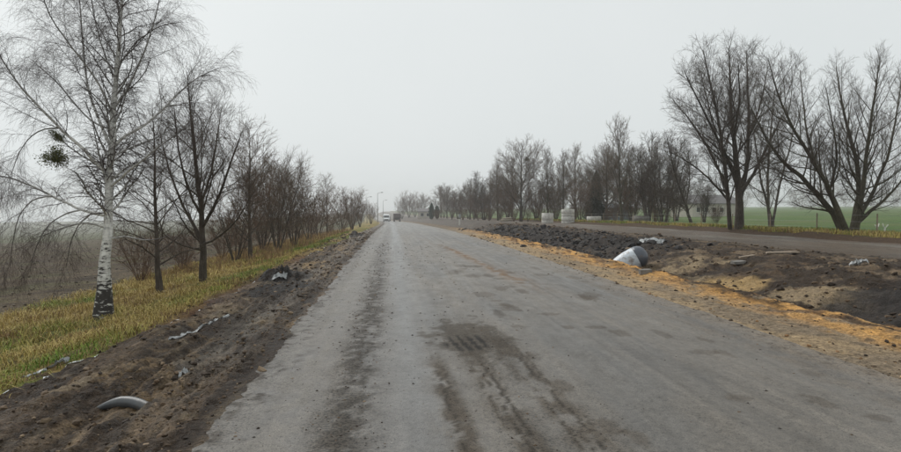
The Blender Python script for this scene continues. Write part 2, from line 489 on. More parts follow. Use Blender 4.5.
def strip(name, ea, eb, us, ys, colfn, mat, dz=0.0, kind='structure'):
    us = np.asarray(us)
    xa = ED[ea](ys) if isinstance(ea, str) else np.full(len(ys), float(ea))
    xb = ED[eb](ys) if isinstance(eb, str) else np.full(len(ys), float(eb))
    XS = xa[:, None] * (1 - us) + xb[:, None] * us
    Y = np.repeat(ys[:, None], len(us), 1)
    X = XS + xoff(Y)
    Zz = Z(X, Y) + dz
    r, c = X.shape
    V = np.stack([X, Y, Zz], -1).reshape(-1, 3)
    i = np.arange(r * c).reshape(r, c)
    q = np.stack([i[:-1, :-1], i[:-1, 1:], i[1:, 1:], i[1:, :-1]], -1).reshape(-1, 4)
    me = mesh_np(name, V, q)
    rgb, rgh = colfn(XS, X, Y, Zz)
    set_col(me, rgb.reshape(-1, 3), np.broadcast_to(rgh, X.shape).reshape(-1))
    return link(name, me, mat, kind=kind)

def lay(*layers):
    """first colour, then (colour, mask) pairs laid over it"""
    c = np.broadcast_to(np.array(layers[0], float), layers[1][1].shape + (3,)).copy()
    for rgb, m in layers[1:]:
        c = c * (1 - m[..., None]) + np.array(rgb) * m[..., None]
    return c

MUD_D = (0.031, 0.020, 0.0125); MUD = (0.090, 0.060, 0.036); MUD_L = (0.165, 0.118, 0.074); CLAY = (0.30, 0.235, 0.15)
ORANGE = (0.60, 0.32, 0.095); SAND = (0.34, 0.25, 0.15); REDB = (0.11, 0.055, 0.035)

def th(n, a, b): return sstep(a, b, n)

# --- main road
STAINS = [(RNG.uniform(1.6, 5.0), RNG.uniform(4.6, 20), RNG.uniform(0.06, 0.17), RNG.uniform(0.03, 0.11)) for _ in range(46)]
def c_road(XS, X, Y, Zz):
    n = fbm(X * 1.2, Y * 0.25, 201, 5); nf = fbm(X * 6, Y * 3, 203, 4); nl = fbm(X * 3, Y * 0.12, 207, 4)
    nd = fbm(X * 11, Y * 9, 209, 4, 0.6); st = fbm(XS * 13, Y * 0.28, 211, 4, 0.65); st2 = fbm(XS * 5, Y * 0.10, 213, 4, 0.6)
    far = sstep(25, 90, Y)
    c = lay((0.122, 0.108, 0.090), ((0.098, 0.091, 0.081), th(n, 0.42, 0.66)))
    c = c * (1 + 0.6 * (st - 0.5) + 0.5 * (st2 - 0.5))[..., None]
    # pale gritty dust left of the wheel line, then a dark crumbly band, then a clean damp strip
    w = 0.10 * (nl - 0.5)
    c = lay_on(c, (0.132, 0.119, 0.099), 0.7 * (1 - sstep(-0.85, -0.6, XS + w)) * th(nf + 0.3 * st, 0.42, 0.72))
    c = lay_on(c, (0.038, 0.032, 0.026), 0.8 * bell(XS + w, -0.36, 0.30) * th(nd + 0.45 * st, 0.55, 0.85) * (1 - sstep(9, 30, Y)))
    c = lay_on(c, (0.064, 0.053, 0.041), 0.55 * bell(XS + w, -0.36, 0.30) * (1 - 0.75 * sstep(9, 32, Y)) * th(nf + 0.6 * st, 0.5, 0.85))
    c = lay_on(c, (0.112, 0.111, 0.108), 0.7 * bell(XS + w, 0.22, 0.28))
    c = lay_on(c, (0.078, 0.065, 0.050), 0.7 * bell(XS + 0.2 * nl, 0.60, 0.22) * (1 - sstep(6, 10.5, Y)) * th(nf + 0.4 * st, 0.45, 0.75))
    # muddy tyre tracks in the middle: ribbed, running towards the camera
    for tc_, tw_, ye in ((1.02, 0.15, 8.6), (1.50, 0.17, 9.4), (0.55, 0.10, 8.0)):
        tr = bell(XS + 0.025 * (Y - 6), tc_, tw_) * (1 - sstep(ye - 1.6, ye + 0.6, Y))
        ribs = 0.5 + 0.5 * np.sign(np.sin((XS + 0.025 * Y) * 78))
        c = lay_on(c, (0.062, 0.048, 0.034), 0.72 * np.clip(1.5 * tr, 0, 1) * th(nf + 0.5 * st, 0.40, 0.8))
        c = lay_on(c, (0.024, 0.020, 0.015), 0.8 * tr * ribs * th(st + 0.5 * nd, 0.62, 0.82))
    rr = np.sqrt(((XS - 1.10) / 0.72) ** 2 + ((Y - 8.9) / 1.7) ** 2) + 1.1 * (nf - 0.5) + 0.7 * (nd - 0.5)
    c = lay_on(c, (0.056, 0.045, 0.033), 0.8 * (1 - sstep(0.45, 1.1, rr)))
    bars = sstep(-0.25, 0.15, np.sin((XS - 0.8 + 0.10 * (Y - 8.4)) * 48))
    c = lay_on(c, (0.014, 0.012, 0.010), 0.95 * bars * (1 - sstep(0.6, 0.9, np.sqrt(((XS - 1.02) / 0.44) ** 2 + ((Y - 8.5) / 0.66) ** 2) + 0.6 * (nf - 0.5))))
    # orange-brown soil carried out in a streak
    c = lay_on(c, (0.150, 0.090, 0.045), 0.95 * bell(XS + 0.05 * (Y - 20) + 0.3 * (nl - 0.5), 2.95, 0.26) * sstep(12, 17, Y) * (1 - sstep(27, 36, Y)) * th(nf, 0.25, 0.55))
    # wheel lines further right
    for cx, wd, k in ((3.1, 0.07, 0.55), (3.35, 0.05, 0.45), (3.9, 0.09, 0.45), (2.2, 0.10, 0.5), (2.45, 0.05, 0.4), (4.75, 0.12, 0.5)):
        c = lay_on(c, (0.062, 0.056, 0.048), 0.7 * k * bell(XS + 0.12 * (nl - 0.5), cx, wd) * th(n + 0.3 * st, 0.4, 0.75))
    for sx, sy, a, b_ in STAINS:
        m = ((XS - sx) / (a * (0.6 + sy / 14))) ** 2 + ((Y - sy) / (b_ * 2.4 * (0.6 + sy / 9))) ** 2 + 2.0 * (nd - 0.5) + 1.2 * (nf - 0.5)
        c = lay_on(c, (0.062, 0.048, 0.034), 0.5 * (1 - sstep(0.55, 1.1, m)))
    # dirt drifting in from both edges
    eL = 1 - sstep(-1.49, -0.9, XS + 0.7 * (nf - 0.5))
    c = lay_on(c, (0.046, 0.037, 0.029), eL * th(nd + 0.4 * st, 0.58, 0.8) * 0.75)
    eR = sstep(4.2, 5.5, XS + 0.9 * (nf - 0.5) + 0.5 * (st2 - 0.5))
    c = lay_on(c, (0.165, 0.130, 0.092), 0.8 * eR)
    c = lay_on(c, (0.07, 0.055, 0.04), eR * th(nd, 0.56, 0.66) * 0.7)
    rg = 0.50 - 0.12 * bell(XS, 0.2, 0.4) + 0.22 * (nf - 0.5) + 0.25 * (st2 - 0.5) - 0.10 * far
    grit = 0.25 + 0.75 * bell(XS, -0.4, 0.35) + 0.5 * (1 - sstep(-1.4, -0.9, XS)) + 0.4 * bell(XS, 1.3, 0.6) * (1 - sstep(8, 11, Y)) + 0.35 * sstep(4.2, 5.2, XS) + 0.5 * (nf - 0.5)
    c_road.grit = np.clip(grit, 0, 1)
    mud = np.clip((0.074 - c[..., 2]) / 0.035, 0, 1) * np.clip((c[..., 0] / c[..., 2] - 1.1) / 0.25, 0, 1)
    mud = 0.62 * mud
    rg = np.clip(rg, 0.3, 0.75) * (1 - mud) + 0.97 * mud          # dried-on soil is matt
    return c, rg

def lay_on(c, rgb, m):
    m = np.clip(m, 0, 1)[..., None]
    return c * (1 - m) + np.array(rgb) * m

ROAD = strip('road', 'road_l', 'road_r', np.linspace(0, 1, 165), YR, c_road, MAT['asphalt'])
_ga = ROAD.data.attributes.new('grit', 'FLOAT', 'POINT'); _ga.data.foreach_set('value', c_road.grit.astype(np.float32).ravel())

# --- left dirt shoulder
def c_lsh(XS, X, Y, Zz):
    n = fbm(X * 1.6, Y * 0.8, 221, 5); nf = fbm(X * 6, Y * 4, 223, 5, 0.6); nr = fbm(X * 4, Y * 0.5, 227, 4)
    c = lay(MUD, (MUD_L, th(n, 0.48, 0.62)), (MUD_D, th(nr, 0.50, 0.64) * 0.85), (CLAY, th(fbm(X * 2.1, Y * 1.1, 229, 5, 0.6), 0.58, 0.70) * 0.5))
    grey = (0.15, 0.132, 0.108)
    c = lay_on(c, grey, 0.8 * bell(XS + 0.5 * (n - 0.5), -2.2, 0.5) * th(nf, 0.3, 0.55) * sstep(6, 9, Y))
    c = lay_on(c, MUD_D, 0.85 * bell(XS + 0.2 * (nf - 0.5), -1.62, 0.13))
    c = lay_on(c, MUD_D, 0.9 * bell(XS + 0.5 * (n - 0.5), -3.1, 0.2) * (1 - sstep(9, 12, Y)) * th(nf, 0.3, 0.55))
    c = lay_on(c, (0.05, 0.036, 0.027), 0.9 * (1 - sstep(0.5, 1.1, ((XS + 2.5) / 1.0) ** 2 + ((Y - 4.4) / 0.75) ** 2 + (nf - 0.5))))
    c = lay_on(c, REDB, 0.75 * (1 - sstep(-3.9, -3.2, XS + 0.5 * (nf - 0.5))) * sstep(9.5, 12, Y) * (1 - sstep(24, 30, Y)))
    c = lay_on(c, (0.24, 0.16, 0.08), 0.5 * th(fbm(X * 1.7, Y * 0.9, 231, 5, 0.65), 0.58, 0.68) * sstep(5, 7, Y))
    for hx, hy, a, b_ in ((-3.0, 18.2, 0.75, 1.4), (-2.7, 47, 0.7, 2.2), (-2.6, 15.4, 0.8, 1.6)):
        c = lay_on(c, (0.022, 0.019, 0.018), 0.95 * (1 - sstep(0.6, 1.3, ((XS - hx) / a) ** 2 + ((Y - hy) / b_) ** 2 + (nf - 0.5))))
    c = lay_on(c, (0.33, 0.22, 0.10), 0.75 * (1 - sstep(0.5, 1.2, ((XS + 2.6) / 0.5) ** 2 + ((Y - 22.5) / 1.6) ** 2 + (nf - 0.5))))
    c = lay_on(c, (0.33, 0.23, 0.12), 0.75 * (1 - sstep(0.5, 1.2, ((XS + 2.5) / 0.4) ** 2 + ((Y - 32) / 3.0) ** 2 + (nf - 0.5))))
    st = fbm(XS * 9, Y * 0.55, 235, 4, 0.6)
    c = lay_on(c, MUD_D, 0.8 * th(st, 0.52, 0.60) * sstep(-3.7, -3.2, XS))
    c = c * (0.6 + 0.7 * nf)[..., None]
    return c, 0.42 + 0.35 * nf - 0.1 * bell(XS, -2.1, 0.4)
strip('dirt_shoulder', 'grass_l', 'road_l', np.linspace(0, 1, 88), YR, c_lsh, MAT['ground'])

# --- left grass verge
def c_gl(XS, X, Y, Zz):
    n = fbm(X * 0.8, Y * 0.5, 241, 4); nf = fbm(X * 5, Y * 5, 243, 4)
    c = lay((0.27, 0.195, 0.075), ((0.14, 0.155, 0.04), th(n, 0.48, 0.62)), ((0.08, 0.055, 0.03), th(nf, 0.55, 0.7)))
    c = lay_on(c, REDB, 0.8 * sstep(-4.3, -3.6, XS + 0.4 * (nf - 0.5)) * sstep(9.5, 12, Y) * (1 - sstep(24, 30, Y)))
    return c, np.full(X.shape, 0.9)
strip('grass_verge', 'field_l', 'grass_l', np.linspace(0, 1, 36), YC, c_gl, MAT['ground'])

# --- ploughed field on the left
def c_fl(XS, X, Y, Zz):
    n = fbm(X * 0.25, Y * 0.25, 251, 5); nf = fbm(X * 3, Y * 3, 253, 5, 0.6)
    c = lay((0.080, 0.058, 0.036), ((0.108, 0.082, 0.052), th(n, 0.4, 0.65)), ((0.045, 0.034, 0.024), th(nf, 0.48, 0.62)))
    d = np.hypot(X, Y)
    c = lay_on(c, (0.085, 0.095, 0.035), 0.35 * th(fbm(X * 0.5, Y * 0.5, 257, 4), 0.5, 0.68))
    c = lay_on(c, (0.075, 0.11, 0.045), 0.4 * sstep(125, 170, d))
    return c, np.full(X.shape, 0.9)
us = 1 - np.concatenate([np.linspace(0, 0.035, 48), np.geomspace(0.037, 1, 40)]); us = us[::-1]
strip('ploughed_field', -900, 'field_l', us, YC, c_fl, MAT['ground'])

# --- sand shoulder on the right
def c_sand(XS, X, Y, Zz):
    n = fbm(X * 1.4, Y * 0.6, 261, 5); nf = fbm(X * 6, Y * 4, 263, 5, 0.6); ns = fbm(X * 3.0, Y * 0.55, 267, 5, 0.6)
    c = lay((0.235, 0.182, 0.124), (SAND, th(n, 0.4, 0.6)))
    fade = 1 - 0.75 * sstep(38, 75, Y)
    c = lay_on(c, ORANGE, 0.85 * fade * sstep(6.0, 6.8, XS + 1.3 * (ns - 0.5)) * th(fbm(X * 2.6, Y * 1.0, 269, 5, 0.65), 0.30, 0.48))
    c = lay_on(c, (0.40, 0.28, 0.15), 0.5 * sstep(6.0, 6.6, XS) * th(ns, 0.55, 0.65))
    c = lay_on(c, (0.12, 0.07, 0.04), 0.8 * sstep(6.2, 6.8, XS) * th(fbm(X * 3.2, Y * 1.3, 273, 5, 0.65), 0.51, 0.60))
    c = lay_on(c, MUD_D, 0.9 * sstep(6.5, 7.2, XS) * th(fbm(X * 2.4, Y * 0.8, 271, 5, 0.65), 0.48, 0.56))
    c = lay_on(c, (0.09, 0.07, 0.05), th(nf, 0.64, 0.72) * 0.7)
    c = lay_on(c, (0.12, 0.10, 0.08), 0.75 * sstep(40, 80, Y))
    return c * (0.8 + 0.4 * nf)[..., None], np.full(X.shape, 0.85)
strip('sand_shoulder', 'road_r', 'sand_r', np.linspace(0, 1, 70), YR, c_sand, MAT['ground'])

# --- ditch bank and churned mud
def c_mud(XS, X, Y, Zz):
    n = fbm(X * 0.7, Y * 0.5, 281, 5); nf = fbm(X * 5, Y * 4, 283, 5, 0.6); nr = fbm(X * 2.2, Y * 1.2, 287, 5, 0.6)
    c = lay(MUD, (MUD_L, th(n, 0.50, 0.66)), (MUD_D, th(nr, 0.38, 0.52) * 0.92))
    heap = sstep(22, 28, Y) * (1 - sstep(55, 85, Y)) * bell(XS, 10.2, 2.4)
    c = lay_on(c, (0.024, 0.021, 0.020), 0.9 * heap)
    bank = sstep(8.2, 8.9, XS) * (1 - sstep(10.6, 11.4, XS)) * (1 - sstep(21, 23, Y))
    c = lay_on(c, (0.31, 0.235, 0.14), 0.75 * bank * th(fbm(Y * 0.45, XS * 0.35, 291, 4), 0.54, 0.62) * th(nf + 0.4 * nr, 0.5, 0.8))
    c = lay_on(c, (0.40, 0.27, 0.12), 0.85 * (1 - sstep(0.6, 1.2, ((XS - 9.2) / 0.9) ** 2 + ((Y - 16.8) / 1.3) ** 2 + (nf - 0.5))))
    c = lay_on(c, (0.30, 0.225, 0.135), 0.8 * (1 - sstep(0.6, 1.1, ((XS - 9.5) / 0.8) ** 2 + ((Y - 13.6) / 1.4) ** 2 + 1.6 * (nr - 0.5) + (nf - 0.5))))
    c = lay_on(c, (0.030, 0.026, 0.024), 0.9 * (1 - sstep(0.6, 1.25, ((XS - 10.6) / 2.0) ** 2 + ((Y - 11.6) / 1.7) ** 2 + 1.2 * (nr - 0.5))))
    c = lay_on(c, (0.42, 0.225, 0.08), 0.85 * (1 - sstep(0.6, 1.2, ((XS - 8.7) / 0.6) ** 2 + ((Y - 10.4) / 0.5) ** 2 + (nf - 0.5))))
    c = lay_on(c, ORANGE, 0.7 * (1 - sstep(7.8, 8.5, XS + 0.9 * (nr - 0.5))) * (1 - sstep(26, 34, Y)))
    c = lay_on(c, (0.10, 0.082, 0.064), 0.55 * sstep(12.5, 15.5, XS) * th(nf, 0.3, 0.6))
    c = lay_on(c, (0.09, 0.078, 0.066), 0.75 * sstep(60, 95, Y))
    return c * (0.72 + 0.56 * nf)[..., None], 0.5 + 0.35 * nf
strip('ditch_bank', 'sand_r', 'road2_l', np.linspace(0, 1, 120), YR, c_mud, MAT['ground'])

# --- second carriageway, stripped to wet grey soil
def c_r2(XS, X, Y, Zz):
    n = fbm(X * 0.5, Y * 0.12, 301, 5); nf = fbm(X * 4, Y * 3, 303, 5, 0.6)
    c = lay((0.112, 0.084, 0.059), ((0.150, 0.132, 0.108), th(n, 0.46, 0.62)), ((0.085, 0.070, 0.057), th(fbm(X * 1.1, Y * 0.35, 307, 4), 0.55, 0.68) * 0.8))
    c = lay_on(c, (0.075, 0.053, 0.035), 0.85 * (1 - sstep(16.6, 20.0, XS + 3.0 * (nf - 0.5))))
    return c, 0.36 + 0.3 * nf
strip('second_carriageway', 'road2_l', 'road2_r', np.linspace(0, 1, 60), YC, c_r2, MAT['ground'])

# --- right verge and green field
def c_rv(XS, X, Y, Zz):
    n = fbm(X * 0.6, Y * 0.4, 311, 4); nf = fbm(X * 4, Y * 4, 313, 4)
    c = lay((0.17, 0.125, 0.05), ((0.085, 0.11, 0.03), th(n, 0.42, 0.6)), ((0.07, 0.05, 0.032), th(nf, 0.52, 0.68)))
    c = lay_on(c, (0.07, 0.045, 0.03), 0.95 * (1 - sstep(24.9, 25.7, XS + 1.0 * (nf - 0.5))))
    return c, np.full(X.shape, 0.9)
strip('roadside_verge', 'road2_r', 'field_r', np.linspace(0, 1, 30), YC, c_rv, MAT['ground'])
def c_fr(XS, X, Y, Zz):
    n = fbm(X * 0.12, Y * 0.12, 321, 4); nf = fbm(X * 2, Y * 2, 323, 4)
    c = lay((0.070, 0.125, 0.030), ((0.105, 0.135, 0.045), th(n, 0.45, 0.65)), ((0.10, 0.10, 0.045), th(nf, 0.55, 0.7) * 0.6))
    return c, np.full(X.shape, 0.9)
us = np.concatenate([np.linspace(0, 0.03, 16), np.geomspace(0.034, 1, 44)])
strip('green_field', 'field_r', 900, us, YC[::2], c_fr, MAT['ground'])

# ------------------------------------------------------------------ loose clods and crumbs
def ico():
    t = (1 + 5 ** 0.5) / 2
    v = np.array([(-1, t, 0), (1, t, 0), (-1, -t, 0), (1, -t, 0), (0, -1, t), (0, 1, t), (0, -1, -t), (0, 1, -t), (t, 0, -1), (t, 0, 1), (-t, 0, -1), (-t, 0, 1)], float)
    v /= np.linalg.norm(v[0])
    f = np.array([(0, 11, 5), (0, 5, 1), (0, 1, 7), (0, 7, 10), (0, 10, 11), (1, 5, 9), (5, 11, 4), (11, 10, 2), (10, 7, 6), (7, 1, 8), (3, 9, 4), (3, 4, 2), (3, 2, 6), (3, 6, 8), (3, 8, 9), (4, 9, 5), (2, 4, 11), (6, 2, 10), (8, 6, 7), (9, 8, 1)])
    return v, f
ICO_V, ICO_F = ico()

OCT_V = np.array([(1, 0, 0), (0, 1, 0), (-1, 0, 0), (0, -1, 0), (0, 0, 1), (0, 0, -1)], float)
OCT_F = np.array([(0, 1, 4), (1, 2, 4), (2, 3, 4), (3, 0, 4), (1, 0, 5), (2, 1, 5), (3, 2, 5), (0, 3, 5)])
def clods(name, x, y, size, cols, label, cat, flat=0.65, sink=0.25, smooth=False, tiny=False):
    n = len(x); BV, BF = (OCT_V, OCT_F) if tiny else (ICO_V, ICO_F); K = len(BV)
    z = Z(x, y)
    V = BV[None] * (1 + RNG.uniform(-0.32, 0.32, (n, K, 1)))
    V = V * (RNG.uniform(0.7, 1.35, (n, 1, 3)) * np.array([1, 1, flat]))
    a = RNG.uniform(0, 2 * math.pi, n); ca, sa = np.cos(a)[:, None], np.sin(a)[:, None]
    Vr = np.stack([V[..., 0] * ca - V[..., 1] * sa, V[..., 0] * sa + V[..., 1] * ca, V[..., 2]], -1)
    V = Vr * size[:, None, None] + np.stack([x, y, z + size * flat * (0.5 - sink)], -1)[:, None]
    F = BF[None] + (np.arange(n) * K)[:, None, None]
    me = mesh_np(name, V.reshape(-1, 3), None, F.reshape(-1, 3), smooth)
    cols = cols * RNG.uniform(0.65, 1.35, (n, 1))
    set_col(me, np.repeat(cols, K, 0))
    o = link(name, me, MAT['clod'], kind='stuff')
    return tag(o, label, cat)

def pickcol(n, opts, pr):
    return np.array(opts)[RNG.choice(len(opts), n, p=pr)]

def near_y(n, y0, y1, p=1.0):               # denser near the camera
    u = RNG.random(n)
    return y0 * (y1 / y0) ** (u ** p)

n = 5200
y = near_y(n, 3.2, 55); xs = RNG.uniform(-4.0, -1.45, n)
clods('soil_clods', xs + xoff(y), y, np.minimum(RNG.gamma(0.9, 0.0095, n) + 0.003, 0.045) * (0.75 + y / 26), pickcol(n, [MUD_D, MUD, MUD_L], [0.28, 0.55, 0.17]),
      'loose dark soil clods strewn over the dirt shoulder left of the asphalt', 'soil')
n = 5500
y = near_y(n, 3.0, 34)
lane = RNG.choice(6, n, p=[0.42, 0.14, 0.12, 0.12, 0.1, 0.1])
xs = np.choose(lane, [RNG.normal(-0.42, 0.22, n), RNG.normal(-1.25, 0.18, n), RNG.normal(1.3, 0.4, n), RNG.normal(4.9, 0.4, n), RNG.uniform(-1.4, 5.3, n), RNG.normal(0.7, 0.3, n)])
ok = (xs > -1.45) & (xs < 5.4); xs, y = xs[ok], y[ok]; n = len(y)
clods('gravel_crumbs', xs + xoff(y), y, np.minimum(RNG.gamma(1.5, 0.0026, n), 0.013) * (0.8 + y / 14), pickcol(n, [MUD_D, (0.06, 0.052, 0.045), MUD, MUD_L], [0.35, 0.35, 0.2, 0.1]),
      'small dark mud crumbs and gravel scattered in lines along the asphalt', 'gravel', 0.5, 0.3, tiny=True)
n = 1700
y = near_y(n, 6, 45); xs = RNG.uniform(5.3, 8.2, n)
clods('sand_lumps', xs + xoff(y), y, np.minimum(RNG.gamma(1.5, 0.008, n), 0.035) * (0.6 + y / 25), pickcol(n, [MUD_D, MUD, (0.30, 0.20, 0.10), (0.2, 0.11, 0.05)], [0.3, 0.3, 0.25, 0.15]),
      'dark and sandy lumps lying on the orange sand strip right of the asphalt', 'soil')
n = 5000
y = near_y(n, 9, 75); xs = RNG.uniform(8.2, 16.2, n)
clods('mud_clods', xs + xoff(y), y, np.minimum(RNG.gamma(0.9, 0.017, n) + 0.005, 0.08) * (0.6 + y / 32), pickcol(n, [MUD_D, MUD, MUD_L], [0.3, 0.55, 0.15]),
      'churned dark mud clods covering the ditch bank between the two carriageways', 'soil')
n = 1500
y = RNG.uniform(24, 62, n); xs = RNG.normal(9.9, 1.3, n)
clods('black_soil_lumps', xs + xoff(y), y, np.minimum(RNG.gamma(1.2, 0.045, n) + 0.015, 0.2), pickcol(n, [(0.018, 0.016, 0.016), (0.030, 0.027, 0.026), (0.06, 0.052, 0.046)], [0.5, 0.35, 0.15]),
      'heaped black soil lumps in the ditch left of the white tank', 'soil', 0.7, 0.42)
n = 3500
d = 12 * (70 / 12) ** RNG.random(n); a = RNG.uniform(-0.66, -0.2, n)
x = d * np.tan(a); y = d; ok = x - xoff(y) < -9.8; x, y = x[ok], y[ok]; n = len(x)
clods('field_clods', x, y, np.minimum(RNG.gamma(1.6, 0.010, n), 0.045) * (0.7 + y / 30), pickcol(n, [(0.09, 0.07, 0.048), (0.12, 0.098, 0.068), (0.05, 0.038, 0.028)], [0.4, 0.3, 0.3]),
      'brown ploughed clods covering the field behind the birch', 'soil')

# ------------------------------------------------------------------ grass
def blades(name, x, y, h, wd, cols, label, lean=0.6):
    n = len(x); z = Z(x, y) - 0.01
    a = RNG.uniform(0, 2 * math.pi, n); dx, dy = np.cos(a), np.sin(a)
    b = RNG.uniform(0, 2 * math.pi, n); l = np.abs(RNG.normal(lean, 0.35, n))
    lx, ly = np.cos(b) * l, np.sin(b) * l
    base = np.stack([x, y, z], -1); side = np.stack([dx, dy, dx * 0], -1) * wd[:, None] * 0.5
    mid = base + np.stack([lx * 0.35 * h, ly * 0.35 * h, 0.62 * h], -1)
    tip = base + np.stack([lx * h, ly * h, np.maximum(0.05, 1 - 0.45 * l) * h], -1)
    V = np.stack([base - side, base + side, mid + side * 0.8, mid - side * 0.8, tip], 1)
    o = (np.arange(n) * 5)[:, None]
    me = mesh_np(name, V.reshape(-1, 3), o + np.array([[0, 1, 2, 3]]), o + np.array([[3, 2, 4]]), True)
    set_col(me, np.repeat(cols, 5, 0))
    return tag(link(name, me, MAT['grass'], kind='stuff'), label, 'grass')

def tufts(n, y0, y1, xa, xb, per, spread):
    y = near_y(n, y0, y1); xs = xa + (xb - xa) * RNG.random(n)
    x = np.repeat(xs + xoff(y), per) + RNG.normal(0, spread, n * per); yy = np.repeat(y, per) + RNG.normal(0, spread, n * per)
    return x, yy

STRAW = np.array((0.46, 0.35, 0.13)); OLIVE = np.array((0.32, 0.29, 0.075)); GREEN = np.array((0.15, 0.23, 0.035)); BROWN = np.array((0.20, 0.12, 0.05))
def grass_cols(x, y, seed, gbias):
    n = 0.5 + 1.25 * (fbm(x * 0.7, y * 0.45, seed, 5, 0.6) - 0.5) + RNG.normal(0, 0.09, len(x)) + gbias
    m = sstep(0.45, 0.75, n)[:, None]
    c = STRAW * (1 - m) + OLIVE * m
    g = sstep(0.68, 0.9, n)[:, None]
    c = c * (1 - g) + GREEN * g
    br = (RNG.random(len(x)) < 0.08 + 0.5 * sstep(0.58, 0.72, fbm(x * 1.4, y * 1.0, seed + 9, 4)))[:, None]
    c = np.where(br, BROWN, c)
    return c * RNG.uniform(0.6, 1.3, (len(x), 1))

x, y = tufts(6400, 6.0, 60, -9.9, -3.9, 12, 0.08)
xs = x - xoff(y); gl = ED['grass_l'](y)
ok = (xs < gl - 0.02 + RNG.normal(0, 0.06, len(y))) & (xs > -10.3); x, y, xs = x[ok], y[ok], xs[ok]
gb = 0.16 * bell(xs, -4.4, 0.6) + 0.20 * sstep(17, 24, y) * bell(xs, -4.0, 0.9) + 0.03
blades('dry_grass', x, y, RNG.uniform(0.07, 0.23, len(x)) * (0.9 + 0.3 * (xs < -6)) * (0.6 + 0.8 * vnoise(x * 1.6, y * 1.6, 405)), 0.0042 + 0.0005 * y, grass_cols(x, y, 401, gb),
       'matted straw yellow and green grass on the verge under the birch', 0.9)
x, y = tufts(450, 24, 75, -9.5, -4.6, 10, 0.12)
blades('tall_dry_stalks', x, y, RNG.uniform(0.2, 0.6, len(x)), 0.006 + 0.0005 * y, np.array((0.30, 0.20, 0.10)) * RNG.uniform(0.5, 1.25, (len(x), 1)),
       'tall pale dry stalks at the foot of the left roadside shrubs', 0.3)
x, y = tufts(3000, 28, 130, 25.2, 30.5, 9, 0.16)
gb = 0.15 + 0 * y
blades('verge_grass', x, y, RNG.uniform(0.15, 0.45, len(x)), 0.010 + 0.0005 * y, grass_cols(x, y, 411, gb),
       'yellow and green grass along the edge of the right field', 0.6)

# ------------------------------------------------------------------ trees
def nrm(v):
    return v / np.maximum(np.linalg.norm(v, axis=-1, keepdims=True), 1e-9)

def resample(pts, k):
    pts = np.asarray(pts, float)
    d = np.concatenate([[0], np.cumsum(np.linalg.norm(np.diff(pts[:, :3], axis=0), axis=1))])
    t = np.linspace(0, d[-1], k)
    o = np.stack([np.interp(t, d, pts[:, j]) for j in range(pts.shape[1])], -1)
    sm = o.copy()
    for _ in range(2):
        sm[1:-1] = 0.5 * sm[1:-1] + 0.25 * (sm[:-2] + sm[2:])
    return sm

def tubes(groups):
    """groups of (P (n,k,3), R (n,k), sides) -> vertices, quads"""
    Vs, Qs, Rs, o = [], [], [], 0
    for P, R, s in groups:
        n, k = R.shape
        if n == 0: continue
        T = np.empty_like(P)
        T[:, 1:-1] = P[:, 2:] - P[:, :-2]; T[:, 0] = P[:, 1] - P[:, 0]; T[:, -1] = P[:, -1] - P[:, -2]
        T = nrm(T)
        ref = nrm(P[:, -1] - P[:, 0])
        alt = np.where(np.abs(ref[:, 2:3]) > 0.8, np.array([[1.0, 0.3, 0]]), np.array([[0.1, 0.2, 1.0]]))
        U = nrm(np.cross(T, alt[:, None, :])); W = np.cross(T, U)
        a = np.arange(s) * 2 * math.pi / s
        V = P[:, :, None] + R[:, :, None, None] * (U[:, :, None] * np.cos(a)[:, None] + W[:, :, None] * np.sin(a)[:, None])
        i = np.arange(n * k * s).reshape(n, k, s) + o
        j = np.roll(i, -1, 2)
        Qs.append(np.stack([i[:, :-1], j[:, :-1], j[:, 1:], i[:, 1:]], -1).reshape(-1, 4))
        Vs.append(V.reshape(-1, 3)); Rs.append(np.repeat(R.reshape(-1), s)); o += n * k * s
    tubes.rad = np.concatenate(Rs)
    return np.concatenate(Vs), np.concatenate(Qs)

def grow(S, D, L, R0, k, wob, trop, tip, rng):
    n = len(S); P = np.zeros((n, k, 3)); P[:, 0] = S; d = nrm(D); st = (L / (k - 1))[:, None]
    for i in range(1, k):
        d = nrm(d + rng.normal(0, wob, (n, 3)) + np.asarray(trop) * (i / (k - 1) + 0.3))
        P[:, i] = P[:, i - 1] + d * st
    R = R0[:, None] * (1 - (1 - tip) * np.linspace(0, 1, k)[None] ** 0.85)
    return P, R

def plen(P):
    return np.linalg.norm(np.diff(P, axis=1), axis=2).sum(1)

